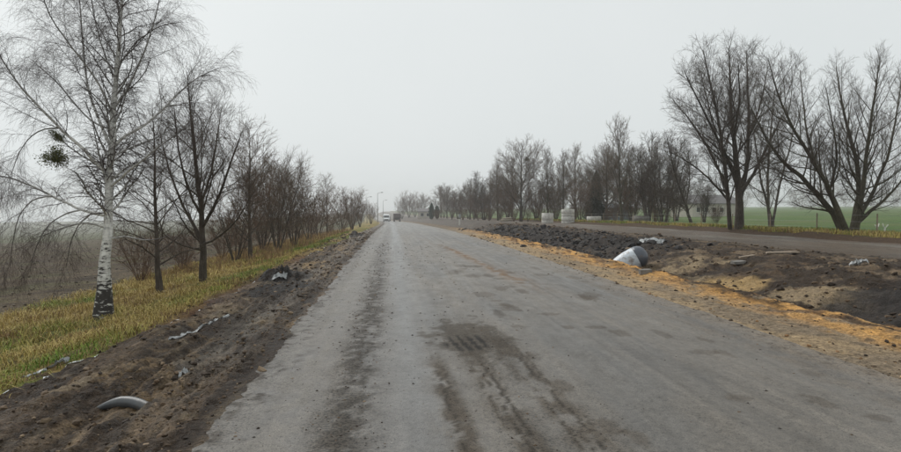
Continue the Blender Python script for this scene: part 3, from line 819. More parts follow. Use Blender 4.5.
def spawn(P, R, lv, rng):
    L = plen(P); n, k = R.shape
    if 'per_m' in lv: cnt = np.maximum(lv.get('min', 1), np.round(L * lv['per_m'] * rng.uniform(0.8, 1.2, n))).astype(int)
    else: cnt = np.maximum(0, np.round(lv['n'] * rng.uniform(0.8, 1.2, n))).astype(int)
    cnt = np.minimum(cnt, lv.get('max', 999))
    idx = np.repeat(np.arange(n), cnt)
    if not len(idx): return None
    first = np.concatenate([[0], np.cumsum(cnt)[:-1]])
    j = np.arange(len(idx)) - first[idx]
    t0, t1 = lv['t']
    t = t0 + (t1 - t0) * (j + rng.uniform(0.1, 0.9, len(idx))) / cnt[idx]
    f = t * (k - 1); i0 = np.minimum(f.astype(int), k - 2); fr = (f - i0)[:, None]
    A, B = P[idx, i0], P[idx, i0 + 1]
    S = A * (1 - fr) + B * fr; T = nrm(B - A)
    r = R[idx, i0] * (1 - fr[:, 0]) + R[idx, i0 + 1] * fr[:, 0]
    ref = np.where(np.abs(T[:, 2:3]) > 0.85, np.array([[1.0, 0, 0]]), np.array([[0, 0, 1.0]]))
    U = nrm(np.cross(T, ref)); W = np.cross(T, U)
    az = j * 2.4 + rng.uniform(0, 6.28, n)[idx] + rng.normal(0, 0.5, len(idx))
    if lv.get('flat'):                        # keep side twigs out to the sides and up
        az = np.where(j % 2 == 0, 0.0, math.pi) + rng.normal(0, 0.7, len(idx))
    ang = np.radians(np.clip(rng.normal(lv['ang'][0], lv['ang'][1], len(idx)) * (1 - lv.get('close', 0.35) * t), 8, 110))
    D = T * np.cos(ang)[:, None] + (U * np.cos(az)[:, None] + W * np.sin(az)[:, None]) * np.sin(ang)[:, None]
    sh = lv.get('shape', 'cone')
    s = (1 - 0.72 * t) if sh == 'cone' else (np.sin(np.clip(0.25 + t * 0.75, 0, 1) * math.pi) * 0.8 + 0.25) if sh == 'oval' else (1 - 0.4 * t)
    LL = L[idx] * lv['len'] * s * rng.uniform(0.7, 1.3, len(idx))
    if 'lmin' in lv: LL = np.maximum(LL, lv['lmin'] * rng.uniform(0.7, 1.3, len(idx)))
    if 'lmax' in lv: LL = np.minimum(LL, lv['lmax'] * rng.uniform(0.8, 1.2, len(idx)))
    r0 = np.maximum(np.minimum(r * lv['rad'], LL * 0.03 + lv['rmin']), lv['rmin'])
    Pn, Rn = grow(S, D, LL, r0, lv['k'], lv['wob'], lv.get('trop', (0, 0, 0)), lv.get('tip', 0.3), rng)
    return Pn, np.maximum(Rn, lv['rmin'] * 0.7), lv['sides']

def make_tree(name, stems, levels, seed, trunk_levels=1, ks=14, sides=9):
    rng = np.random.default_rng(seed)
    SP = np.stack([resample(s, ks) for s in stems])
    P, R = SP[..., :3].copy(), SP[..., 3].copy()
    P[:, 2:-1, :] += rng.normal(0, 1, P[:, 2:-1, :].shape) * (R[:, 2:-1, None] * 0.22)
    groups = [(P, R, sides)]
    parents = [(P, R)]
    for i, lv in enumerate(levels):
        newp = []
        for (p, r) in parents:
            g = spawn(p, r, lv, rng)
            if g is None: continue
            groups.append(g); newp.append((g[0], g[1]))
        parents = newp
        if i == 0 and len(levels) > 1:         # explicit stems also carry the next level's branches
            parents = newp + [(P[:, ks * 3 // 4:], R[:, ks * 3 // 4:])]
    nb = 1 + trunk_levels
    V, Q = tubes(groups[:nb]); tm = mesh_np(name + '_trunk', V, Q)
    ra = tm.attributes.new('girth', 'FLOAT', 'POINT'); ra.data.foreach_set('value', tubes.rad.astype(np.float32))
    V, Q = tubes(groups[nb:]); cm = mesh_np(name + '_crown', V, Q)
    return tm, cm

def place_tree(name, label, cat, meshes, mats, loc, rz=0.0, sc=1.0, group=None, sz=None):
    t = thing(name, label, cat, loc, rz, group)
    t.scale = (sc, sc, sz if sz else sc)
    link('trunk', meshes[0], mats[0], t); link('crown', meshes[1], mats[1], t)
    return t

def px_stem(base, poly, y0, seed, drift=0.25, dd=None, thin=0.7):
    """photo polyline (px, py, radius px) -> stem in metres around its base, wandering in depth"""
    rng = np.random.default_rng(seed)
    k = rng.uniform(-1, 1) if dd is None else dd
    out_ = []; p0 = at(poly[0][0], poly[0][1], y0); 
    for a, b, r in poly:
        q = at(a, b, y0); d = np.linalg.norm(q - p0) * drift * k
        q = at(a, b, y0 + d)
        out_.append([*(q - np.array(base)), r * y0 / F_PX * thin])
    return out_

GROUP_L = 'bare trees and shrubs along the left verge'
GROUP_R = 'bare trees along the right verge'

# --- the birch
b = hit(103, 319); Y0 = b.y
BIRCH = [
    [(103, 322, 10.5), (103.2, 316, 7.6), (103.5, 306, 6.3), (104.5, 285, 5.2), (106, 250, 4.3), (106, 232, 4.1), (109, 205, 3.8), (110, 175, 3.4), (112, 140, 3.0), (114, 100, 2.7), (117, 60, 2.1), (121, 20, 1.5), (124, -25, 1.3), (127, -75, 0.5)],
    [(108, 216, 3.0), (95, 214, 2.6), (73, 207, 2.2), (49, 194, 1.8), (19, 180, 1.3), (-2, 174, 0.9), (-25, 178, 0.5)],
    [(110, 178, 3.2), (95, 160, 2.8), (73, 140, 2.4), (49, 117, 2.0), (24, 92, 1.6), (8, 70, 1.2), (-8, 42, 0.5)],
    [(110, 145, 2.6), (97, 117, 2.3), (87, 92, 2.0), (83, 49, 1.5), (80, 0, 1.0), (74, -45, 0.5)],
    [(109, 150, 2.6), (121, 137, 2.3), (146, 126, 1.9), (170, 102, 1.5), (194, 78, 1.0), (219, 68, 0.5)],
    [(110, 187, 2.3), (136, 165, 1.8), (160, 146, 1.3), (185, 128, 0.6)],
    [(113, 110, 2.2), (131, 83, 1.8), (146, 49, 1.3), (156, 15, 0.9), (166, -30, 0.4)],
    [(105, 240, 2.2), (125, 236, 1.6), (145, 241, 1.2), (166, 237, 0.6)],
    [(113, 115, 2.0), (98, 80, 1.5), (70, 45, 1.2), (48, 15, 0.9), (38, -20, 0.5)],
    [(116, 70, 1.6), (135, 42, 1.2), (160, 25, 0.9), (180, 22, 0.5)],
    [(115, 80, 1.6), (100, 42, 1.2), (92, 5, 0.8), (86, -50, 0.4)],
    [(106, 228, 1.8), (86, 222, 1.4), (62, 228, 1.0), (42, 236, 0.5)],
    [(112, 130, 1.8), (90, 122, 1.4), (60, 85, 1.0), (32, 60, 0.5)],
    [(80, 210, 1.6), (62, 214, 1.2), (45, 228, 0.9), (34, 252, 0.6), (30, 272, 0.3)],
    [(52, 196, 1.5), (32, 198, 1.1), (18, 216, 0.8), (12, 246, 0.5), (10, 268, 0.3)],
    [(92, 213, 1.5), (80, 222, 1.1), (71, 240, 0.8), (66, 268, 0.4)],
    [(60, 128, 1.5), (42, 128, 1.1), (24, 142, 0.8), (12, 170, 0.5), (8, 192, 0.3)],
    [(165, 106, 1.2), (184, 104, 0.9), (200, 116, 0.6), (207, 140, 0.3)],
]
stems = [px_stem(b, p, Y0, 500 + i, 0.45, [0, .3, -.5, .9, .4, -.9, -.6, -.2, -1.2, .8, .5, -1.0, 1.1, -.6, .5, .9, -.8, .6][i], 1.0) for i, p in enumerate(BIRCH)]
lv = [dict(per_m=5.2, t=(0.26, 1.0), ang=(50, 12), len=0.36, lmin=0.55, lmax=1.2, rad=0.36, rmin=0.0026, k=6, wob=0.13, trop=(0, 0, 0.0), sides=5, shape='soft'),
      dict(per_m=16, t=(0.06, 1.0), ang=(45, 12), len=0.45, lmin=0.40, lmax=0.8, rad=0.45, rmin=0.0019, k=5, wob=0.14, trop=(0, 0, -0.22), sides=3, shape='soft'),
      dict(per_m=17, t=(0.06, 1.0), ang=(42, 14), len=0.6, lmin=0.2, lmax=0.4, rad=0.6, rmin=0.0015, k=3, wob=0.12, trop=(0, 0, -0.30), sides=3, shape='soft', max=12)]
for st_ in stems[1:]:
    for q_ in st_: q_[3] *= 0.55
place_tree('birch_tree', 'tall white barked birch with drooping twigs on the left grass verge', 'tree', make_tree('birch', stems, lv, 51), (MAT['birch'], MAT['birch_twig']), b, group=GROUP_L)

# --- two bare trees next to it
def straight(H, r, rng, lean=(0, 0), wob=0.02):
    n = 9; t = np.linspace(0, 1, n)
    x = lean[0] * t + np.cumsum(rng.normal(0, wob, n)) * H * 0.3; y_ = lean[1] * t + np.cumsum(rng.normal(0, wob, n)) * H * 0.3
    x -= x[0]; y_ -= y_[0]
    rr = r * (1 - 0.93 * t ** 0.8); rr[0] *= 1.35
    return np.stack([x, y_, t * H - 0.08, rr], -1)

def multi(H, r, n, spread, rng):
    out_ = []
    for i in range(n):
        a = 2 * math.pi * (i + rng.uniform(-0.3, 0.3)) / n; s = spread * rng.uniform(0.4, 1.1); h = H * rng.uniform(0.7, 1.0)
        st = straight(h, r * rng.uniform(0.6, 1.0), rng, (math.cos(a) * s, math.sin(a) * s))
        st[:, 0] += math.cos(a) * r * 1.4; st[:, 1] += math.sin(a) * r * 1.4
        out_.append(st)
    return out_

def bare_levels(rmin, limb=2.6, dens=1.0, up=0.10, ang=50, len0=0.42, tw=1.0):
    return [dict(per_m=limb * 1.3, t=(0.14, 0.99), ang=(ang, 10), len=len0, lmin=0.5, rad=0.40, rmin=rmin * 1.6, k=6, wob=0.10, trop=(0, 0, up), sides=5, shape='oval'),
            dict(per_m=5.2 * dens, t=(0.12, 1.0), ang=(45, 12), len=0.42, lmin=0.4 * tw, rad=0.42, rmin=rmin * 1.05, k=5, wob=0.12, trop=(0, 0, up * 0.8), sides=3, shape='soft'),
            dict(per_m=10 * dens, t=(0.08, 1.0), ang=(42, 12), len=0.45, lmin=0.28 * tw, lmax=0.65 * tw, rad=0.55, rmin=rmin * 0.72, k=3, wob=0.12, trop=(0, 0, up * 0.5), sides=3, shape='soft'),
            dict(per_m=15 * dens, t=(0.06, 1.0), ang=(40, 12), len=0.5, lmin=0.18 * tw, lmax=0.36 * tw, rad=0.7, rmin=rmin * 0.55, k=2, wob=0.10, trop=(0, 0, up * 0.3), sides=3, shape='soft', max=9)]

b = hit(160, 293)
rng = np.random.default_rng(61)
m = make_tree('left_tree_a', [straight(5.4, 0.085, rng, (-0.15, 0.2))], bare_levels(0.0032, 4.2, 0.95, -0.02, 66, 0.36), 62, sides=8)
place_tree('bare_tree', 'slim dark bare tree standing between the birch and a wider bare tree', 'tree', m, (MAT['bark'], MAT['twig']), b, group=GROUP_L)
b = hit(203, 281); Y0 = b.y
L3 = [[(203, 283, 6), (203, 262, 4.6), (202, 235, 4.0), (200, 205, 3.2), (196, 164, 2.4), (191, 122, 1.5), (187, 72, 0.5)],
      [(202, 240, 2.6), (192, 222, 2.1), (178, 196, 1.6), (166, 160, 1.0), (158, 125, 0.4)],
      [(202, 228, 2.6), (214, 208, 2.1), (226, 178, 1.6), (236, 148, 1.0), (243, 130, 0.4)],
      [(200, 205, 2.2), (210, 180, 1.7), (216, 145, 1.1), (222, 105, 0.4)],
      [(201, 215, 2.0), (188, 190, 1.6), (178, 150, 1.1), (174, 105, 0.4)],
      [(202, 250, 1.8), (184, 246, 1.3), (168, 238, 0.9), (152, 222, 0.4)],
      [(202, 245, 1.8), (218, 238, 1.3), (236, 222, 0.9), (252, 195, 0.4)]]
stems = [px_stem(b, p, Y0, 520 + i, 0.5, [0, .8, -.7, .9, -1, .5, -.6][i]) for i, p in enumerate(L3)]
m = make_tree('left_tree_b', stems, bare_levels(0.0038, 2.6, 0.9, 0.06, 48, 0.32), 63)
place_tree('bare_tree', 'broad bare tree with a forked dark trunk, second right of the birch', 'tree', m, (MAT['bark'], MAT['twig']), b, group=GROUP_L)

# --- templates for the rest
def tmpl(seed, H, r, rmin, kind='single', **kw):
    rng = np.random.default_rng(seed)
    st = [straight(H, r, rng, (rng.normal(0, 0.3), rng.normal(0, 0.3)))] if kind == 'single' else multi(H, r, kw.pop('stems', 6), kw.pop('spread', 1.4), rng)
    return make_tree('tree%d' % seed, st, bare_levels(rmin, **kw), seed, ks=10, sides=6)

T_SHRUB = tmpl(71, 4.4, 0.05, 0.0055, 'multi', stems=6, spread=1.5, limb=2.8, dens=0.82, up=0.05, ang=48, len0=0.34)
T_SHRUB2 = tmpl(72, 3.6, 0.035, 0.0065, 'multi', stems=7, spread=1.4, limb=2.2, dens=0.66, up=0.06, ang=46, len0=0.34)
T_BRUSH = tmpl(73, 2.0, 0.018, 0.005, 'multi', stems=14, spread=1.0, limb=3.2, dens=0.6, up=0.10, ang=40, len0=0.36, tw=0.8)
T_POP = tmpl(74, 5.6, 0.09, 0.007, limb=4.4, dens=0.8, up=0.10, ang=60, len0=0.30)
T_WIDE = tmpl(75, 10.5, 0.22, 0.013, limb=1.9, dens=0.5, up=0.09, ang=52, len0=0.44, tw=1.6)
T_TALL = tmpl(76, 11.5, 0.19, 0.013, limb=2.0, dens=0.48, up=0.14, ang=42, len0=0.34, tw=1.6)
T_MULTI = tmpl(77, 10.0, 0.15, 0.013, 'multi', stems=4, spread=2.0, limb=1.3, dens=0.56, up=0.12, ang=42, len0=0.30, tw=1.6)
T_THICK = tmpl(78, 5.0, 0.05, 0.010, 'multi', stems=9, spread=1.7, limb=1.6, dens=0.58, up=0.12, ang=42, len0=0.34, tw=1.2)

BK, TW, TR, TG = MAT['bark'], MAT['twig'], MAT['twig_red'], MAT['twig_grey']
def mats_mesh(m, a, b_):
    for me, mt in zip(m, (a, b_)):
        me.materials.clear(); me.materials.append(mt)
for m, a, b_ in ((T_SHRUB, BK, TG), (T_SHRUB2, BK, TR), (T_BRUSH, TR, TR), (T_POP, BK, TG), (T_WIDE, BK, TG), (T_TALL, MAT['bark_green'], TG), (T_MULTI, BK, TW), (T_THICK, BK, TR)):
    mats_mesh(m, a, b_)

def put(tm, name, label, cat, px, py=None, y=None, h=1.0, rz=0.0, group=None, sz=None):
    b_ = hit(px, py) if y is None else along(px, y)
    return place_tree(name, label, cat, tm, (None, None), b_, rz, h, group, sz)

LEFT = [
    (T_SHRUB, 'bare_shrub', 'many stemmed bare shrub next right of the broad bare tree', 277, 36, 1.16, 0.3),
    (T_POP, 'bare_tree', 'thin straight bare tree in front of the many stemmed shrub', 250, 30, 1.08, 1.3),
    (T_SHRUB, 'bare_shrub', 'bare shrub with spreading tips just beyond the many stemmed shrub', 294, 41, 1.08, 2.2),
    (T_SHRUB2, 'bare_shrub', 'low reddish bare shrub left of the small cone shaped tree', 309, 50, 1.2, 0.9),
    (T_POP, 'bare_tree', 'small cone shaped bare tree rising alone above the left shrubs', 327, 62, 1.00, 3.1),
    (T_SHRUB2, 'bare_shrub', 'rounded brown shrub just right of the small cone shaped tree', 341, 72, 1.3, 4.0),
    (T_THICK, 'bare_shrub', 'dense rounded brown shrub at the far end of the left row', 352, 86, 1.05, 1.0),
    (T_THICK, 'bare_shrub', 'hazy grey shrub below the leftmost street lamp', 360, 120, 0.95, 2.0),
    (T_THICK, 'bare_shrub', 'farthest hazy shrub on the left, beside the oncoming white van', 371, 165, 1.05, 3.0),
    (T_SHRUB2, 'bare_shrub', 'thin brown shrub standing between the broad bare tree and its right neighbour', 235, 30, 1.2, 5.0),
    (T_SHRUB, 'bare_shrub', 'tall bare shrub behind the thin straight tree, filling the gap', 263, 40, 1.2, 4.1),
    (T_SHRUB2, 'bare_shrub', 'brown shrub behind the cone shaped tree, low and dense', 318, 58, 1.10, 2.7),
]
for tm, nm, lb, px, y, h, rz in LEFT:
    put(tm, nm, lb, 'shrub' if 'shrub' in nm else 'tree', px, None, y, h, rz, GROUP_L)
BR = [(140, 24, 0.95), (182, 27, 0.9), (222, 33, 1.0), (243, 37, 1.05), (262, 42, 1.1), (283, 48, 1.1), (300, 56, 1.2), (313, 66, 1.25), (331, 82, 1.3), (344, 100, 1.4), (352, 118, 1.4)]
ORD = ['first', 'second', 'third', 'fourth', 'fifth', 'sixth', 'seventh', 'eighth', 'ninth', 'tenth', 'eleventh', 'twelfth', 'thirteenth', 'fourteenth', 'fifteenth', 'sixteenth', 'seventeenth', 'eighteenth', 'nineteenth', 'twentieth', 'twenty-first', 'twenty-second']
for i, (px, y, h) in enumerate(BR):
    put(T_BRUSH, 'brushwood', 'low reddish brushwood between field and left trees, %s counting from the birch' % ORD[i], 'brushwood', px, None, y, h, i * 1.7, 'low brushwood along the left field edge')

# --- right: the big multi-stemmed tree, the forked one and their neighbours
VX = 24.9
b = hit(738, 228.5); Y0 = b.y
R1 = [[(739, 230, 7.5), (740, 214, 6.2), (740, 198, 5.4), (735, 157, 3.6), (731, 106, 2.2), (729, 48, 0.6)],
      [(740, 200, 3.6), (748, 165, 2.9), (749, 106, 1.9), (746, 50, 0.5)],
      [(730, 229, 3.4), (727, 185, 2.8), (721, 132, 2.0), (711, 86, 1.3), (703, 50, 0.5)],
      [(729, 195, 2.2), (711, 152, 1.6), (691, 121, 1.1), (673, 100, 0.4)],
      [(734, 170, 2.0), (712, 128, 1.5), (693, 90, 1.0), (684, 70, 0.4)],
      [(742, 192, 2.8), (758, 165, 2.1), (772, 137, 1.5), (786, 108, 0.5)],
      [(728, 200, 1.8), (706, 175, 1.3), (686, 160, 0.9), (670, 152, 0.4)],
      [(733, 140, 2.0), (740, 100, 1.4), (738, 60, 0.5)],
      [(748, 140, 1.8), (762, 100, 1.2), (768, 66, 0.5)],
      [(726, 165, 1.8), (712, 120, 1.2), (700, 70, 0.5)]]
stems = [px_stem(b, p, Y0, 540 + i, 0.5, [0, .6, -.6, .8, -.9, .5, -.4, -1.1, 1.0, 1.1][i]) for i, p in enumerate(R1)]
lvR = bare_levels(0.0080, 1.5, 0.52, 0.08, 42, 0.26, 1.7)
m = make_tree('right_tree_a', stems, lvR, 81)
place_tree('bare_tree', 'tallest bare tree on the right, thick trunk dividing into upright limbs', 'tree', m, (MAT['bark'], MAT['twig']), b, group=GROUP_R)
b = hit(771, 227.5); Y0 = b.y
R4 = [[(770, 229, 2.4), (767, 182, 1.8), (770, 140, 1.3), (775, 90, 0.5)], [(774, 229, 2.2), (762, 186, 1.6), (756, 150, 1.1), (752, 112, 0.4)], [(772, 228, 2.0), (779, 185, 1.5), (790, 150, 1.0), (796, 112, 0.4)]]
stems = [px_stem(b, p, Y0, 560 + i, 0.4) for i, p in enumerate(R4)]
place_tree('bare_tree', 'thin three stemmed bare tree between the tallest and the forked tree', 'tree', make_tree('right_tree_c', stems, bare_levels(0.008, 1.2, 0.45, 0.1, 42, 0.26, 1.5), 83), (MAT['bark'], MAT['twig']), b, group=GROUP_R)
b = hit(850, 234.5); Y0 = b.y
R2 = [[(846, 236, 7.5), (841, 227, 5.6), (828, 205, 4.2), (808, 183, 3.4), (782, 162, 2.6), (762, 132, 1.7), (750, 105, 0.5)],
      [(847, 235, 6.5), (842, 222, 4.8), (831, 193, 3.6), (815, 162, 2.8), (795, 132, 2.0), (777, 96, 1.2), (768, 58, 0.4)],
      [(853, 235, 7.0), (855, 220, 5.0), (861, 193, 4.0), (856, 157, 3.0), (843, 111, 1.8), (836, 66, 0.5)],
      [(855, 235, 5.5), (858, 215, 4.0), (864, 183, 3.2), (869, 132, 2.1), (876, 91, 1.3), (880, 57, 0.4)],
      [(857, 222, 3.6), (866, 203, 2.9), (884, 172, 2.2), (894, 132, 1.5), (902, 76, 0.5)],
      [(854, 226, 3.4), (872, 210, 2.4), (888, 197, 1.8), (906, 176, 1.0), (920, 150, 0.4)],
      [(815, 165, 2.0), (806, 128, 1.4), (802, 92, 0.9), (800, 70, 0.4)],
      [(830, 190, 2.0), (838, 158, 1.4), (832, 120, 0.9), (826, 88, 0.4)],
      [(862, 190, 2.0), (850, 172, 1.4), (846, 140, 0.9), (852, 100, 0.4)],
      [(797, 135, 1.6), (786, 120, 1.2), (776, 118, 0.8), (760, 96, 0.4)],
      [(808, 184, 1.6), (792, 182, 1.1), (776, 176, 0.5)]]
stems = [px_stem(b, p, Y0, 580 + i, 0.4, [.2, -.5, .5, -.3, .6, -.8, .9, -.9, .4, -.2, .5][i]) for i, p in enumerate(R2)]
m = make_tree('right_tree_b', stems, bare_levels(0.0062, 1.9, 0.62, 0.12, 46, 0.26, 1.3), 82)
place_tree('bare_tree', 'low forked bare tree splaying from its base near the right picture edge', 'tree', m, (MAT['bark_green'], MAT['twig']), b, group=GROUP_R)
b = hit(692, 225); Y0 = b.y
R3 = [[(692, 227, 2.6), (689, 214, 2.2), (683, 198, 1.9), (673, 167, 1.3), (667, 138, 0.4)], [(686, 205, 1.2), (690, 180, 0.9), (688, 150, 0.4)]]
stems = [px_stem(b, p, Y0, 600 + i, 0.3) for i, p in enumerate(R3)]
place_tree('bare_tree', 'slim bare tree leaning left beside the tallest right tree', 'tree', make_tree('right_tree_d', stems, bare_levels(0.009, 1.5, 0.6, 0.08, 46, 0.3, 1.5), 84), (MAT['bark'], MAT['twig']), b, group=GROUP_R)

RIGHT = [
    (T_MULTI, 'bare tree with several thin stems, next left of the leaning tree', 664, 72, 0.90, 0.4),
    (T_MULTI, 'bare tree with crossing stems between dark shrub and leaning tree', 648, 76, 1.02, 2.1),
    (T_TALL, 'upright bare tree directly right of the dark green spruce', 622, 82, 0.98, 1.2),
    (T_THICK, 'dense reddish shrub at the foot of the trees right of the spruce', 634, 84, 0.95, 1.9),
    (T_THICK, 'dense reddish shrub left of the leaning tree, close to the ground', 660, 80, 0.9, 0.1),
    (T_THICK, 'dark shrub just left of the dark green spruce', 580, 96, 1.05, 0.5),
    (T_THICK, 'low brown shrub beside the lowest concrete ring', 609, 88, 0.40, 4.4),
    (T_WIDE, 'bare tree behind the spruce with wide brown crown', 606, 100, 0.92, 4.2),
    (T_TALL, 'narrow bare tree above the tallest concrete ring', 563, 104, 0.82, 3.0),
    (T_TALL, 'narrow bare tree above the leftmost concrete ring', 548, 108, 0.88, 0.2),
    (T_WIDE, 'broad bare tree carrying a dark mistletoe ball near its top', 521, 112, 1.12, 2.6),
    (T_THICK, 'brown thicket behind the leftmost concrete ring', 536, 116, 1.10, 0.7),
    (T_THICK, 'brown thicket below the mistletoe tree', 508, 122, 1.10, 1.9),
    (T_TALL, 'bare tree next left of the mistletoe tree', 498, 130, 0.86, 2.2),
    (T_MULTI, 'rounded bare tree, second left of the mistletoe tree', 484, 142, 0.98, 3.4),
    (T_THICK, 'hazy thicket under the rounded trees left of the mistletoe tree', 490, 140, 1.0, 3.1),
    (T_WIDE, 'hazy bare tree, third left of the mistletoe tree', 470, 158, 0.72, 4.6),
    (T_THICK, 'hazy thicket behind the white marker post', 474, 152, 1.0, 5.1),
    (T_MULTI, 'hazy bare tree, fourth left of the mistletoe tree', 458, 178, 0.82, 0.9),
    (T_THICK, 'pale hazy thicket left of the white marker post', 460, 172, 1.1, 2.1),
    (T_WIDE, 'hazy bare tree right beside the dark green thuja pair', 447, 200, 0.80, 5.9),
    (T_MULTI, 'small bare tree behind the leaning tree, in front of the long building', 704, 90, 0.62, 5.2),
    (T_THICK, 'low bare shrub left of the thick trunk of the tallest right tree', 716, 64, 0.42, 5.5),
    (T_MULTI, 'bare tree behind the gap between leaning tree and tallest tree', 676, 104, 0.95, 1.0),
]
BACK = [(T_THICK, 588, 118), (T_TALL, 575, 124), (T_WIDE, 590, 128), (T_THICK, 552, 128), (T_MULTI, 537, 132), (T_THICK, 523, 136), (T_MULTI, 508, 140), (T_THICK, 556, 112), (T_TALL, 512, 150),
        (T_THICK, 444, 225), (T_WIDE, 441, 240), (T_THICK, 500, 158), (T_THICK, 482, 166), (T_WIDE, 490, 172), (T_THICK, 468, 180), (T_MULTI, 476, 186), (T_THICK, 452, 205), (T_MULTI, 632, 100), (T_TALL, 655, 96), (T_THICK, 622, 108), (T_THICK, 648, 104), (T_TALL, 606, 116)]
BACK.sort(key=lambda q: -q[1])
for i, (tm, px, y) in enumerate(BACK):
    RIGHT.append((tm, 'brownish %s in the second row behind the right verge, %s from the right' % ('thicket' if tm is T_THICK else 'bare tree', ORD[i]), px, y, (1.25 if tm is T_THICK else 0.95) * (0.9 + 0.2 * ((i * 7) % 5) / 4), i * 1.3))
for tm, lb, px, y, h, rz in RIGHT:
    sh = tm is T_THICK
    h = h * (1.12 if h > 0.5 else 1)
    put(tm, 'bare_shrub' if sh else 'bare_tree', lb, 'shrub' if sh else 'tree', px, None, y, h, rz, GROUP_R)
UND = [(437, 170), (452, 150), (463, 138), (478, 126), (489, 118), (501, 112), (514, 106), (528, 104), (541, 102), (556, 99), (575, 97), (586, 95), (615, 92), (629, 90), (656, 86), (668, 84)]
for i, (px, y) in enumerate(UND):
    put(T_SHRUB2 if i % 2 else T_BRUSH, 'bare_bush', 'low brown bush at the foot of the right tree row, %s from its far end' % ORD[i], 'bush', px, None, y + 6, 0.75 if i % 2 else 1.35, i * 2.1, 'low bushes along the right verge')
FAR = [(T_THICK, 'ghostly tree clump in the haze straight above the dark truck', 402, 330, 2.2), (T_THICK, 'ghostly tree clump in the haze just right of the dark truck', 409, 320, 2.5),
       (T_WIDE, 'pale hazy round tree left of the dark green thuja pair', 422, 265, 0.85), (T_THICK, 'pale hazy shrub beside the small far house', 415, 300, 1.6)]
for tm, lb, px, y, h in FAR:
    put(tm, 'hazy_tree', lb, 'tree', px, None, y, h, px * 1.0, 'hazy trees at the end of the road')

# --- evergreens: leaf sprays on real branches
def leaf_cloud(P, N_, size, rng):
    n = len(P)
    u = nrm(np.cross(N_, rng.normal(0, 1, (n, 3)))); v = nrm(np.cross(N_, u))
    s = size * rng.uniform(0.6, 1.4, (n, 1))
    V = np.stack([P - u * s * 0.4, P + v * s * 0.5, P + u * s * 1.0, P - v * s * 0.5], 1)
    return mesh_np('foliage', V.reshape(-1, 3), np.arange(n * 4).reshape(n, 4), None, False)

def evergreen(name, label, loc, H, Rm, mat, seed, n, narrow):
    rng = np.random.default_rng(seed)
    t = thing(name, label, 'tree', loc, 0, None)
    MB().tube([(0, 0, -0.1), (0.03, 0.02, H * 0.5), (0, 0, H * 0.97)], [0.03 * H / 2 + 0.03, 0.02 * H / 2, 0.01], 8).build('trunk', MAT['bark'], t)
    h = rng.random(n) ** (1.0 if narrow else 1.25)
    a = rng.uniform(0, 6.283, n)
    if narrow: prof = np.sin(np.clip(0.08 + h * 0.92, 0, 1) * math.pi) ** 0.6 * Rm
    else: prof = Rm * (1 - h) ** 0.55 * (0.35 + 0.65 * vnoise(np.floor(a * 2.2) * 3.1, h * 16, seed + 3)) * (0.8 + 0.3 * vnoise(h * 5, h * 0, seed + 5))
    prof = prof * (0.75 + 0.5 * vnoise(a * 1.3, h * 7, seed))
    r = prof * np.sqrt(rng.uniform(0.12, 1, n))
    z = (0.05 + 0.95 * h) * H - (0 if narrow else 0.25 * r)
    P = np.stack([np.cos(a) * r, np.sin(a) * r, z], -1)
    Nn = nrm(np.stack([np.cos(a), np.sin(a), rng.normal(0.4, 0.6, n)], -1) + rng.normal(0, 0.5, (n, 3)))
    link('crown', leaf_cloud(P, Nn, 0.16 if narrow else 0.22, rng), mat, t)
    return t
evergreen('spruce_tree', 'dark green spruce among the bare trees above the low concrete ring', along(596, 106), 8.4, 2.8, MAT['needle'], 91, 7000, False)
evergreen('thuja_tree', 'taller narrow dark green thuja in the haze near the road end', along(431.5, 185), 4.7, 0.85, MAT['thuja'], 92, 4200, True)
evergreen('thuja_tree', 'shorter bluish thuja just right of the taller thuja', along(437, 192), 3.9, 0.9, MAT['thuja'], 93, 3600, True)

def mistletoe(label, px, py, y, r, seed):
    rng = np.random.default_rng(seed)
    c = at(px, py, y); t = thing('mistletoe_ball', label, 'mistletoe', c, 0, 'mistletoe balls in bare crowns')
    lob = rng.normal(0, r * 0.34, (7, 3)) * np.array([1.1, 1.0, 0.85])
    n = 170; tgt = lob[rng.integers(0, 7, n)] + rng.normal(0, r * 0.22, (n, 3))
    P, R = grow(np.zeros((n, 3)), nrm(tgt), np.linalg.norm(tgt, axis=1), np.full(n, 0.005 * r / 0.25), 4, 0.22, (0, 0, 0), 0.5, rng)
    V, Q = tubes([(P, R, 3)]); link('stems', mesh_np('stems', V, Q), MAT['mistletoe'], t)
    LP = lob[rng.integers(0, 7, 1300)] + rng.normal(0, r * 0.24, (1300, 3))
    link('leaves', leaf_cloud(LP, nrm(rng.normal(0, 1, LP.shape)), r * 0.075, rng), MAT['mistletoe'], t)
by = hit(103, 319).y
mistletoe('larger dark green mistletoe ball in the left limbs of the birch', 57, 160, by - 0.3, 0.30, 95)
mistletoe('smaller mistletoe ball above the larger one in the birch', 58, 136, by - 0.35, 0.17, 96)
mistletoe('round dark mistletoe ball high in a bare tree right of the road', 527, 159, 112, 0.60, 97)

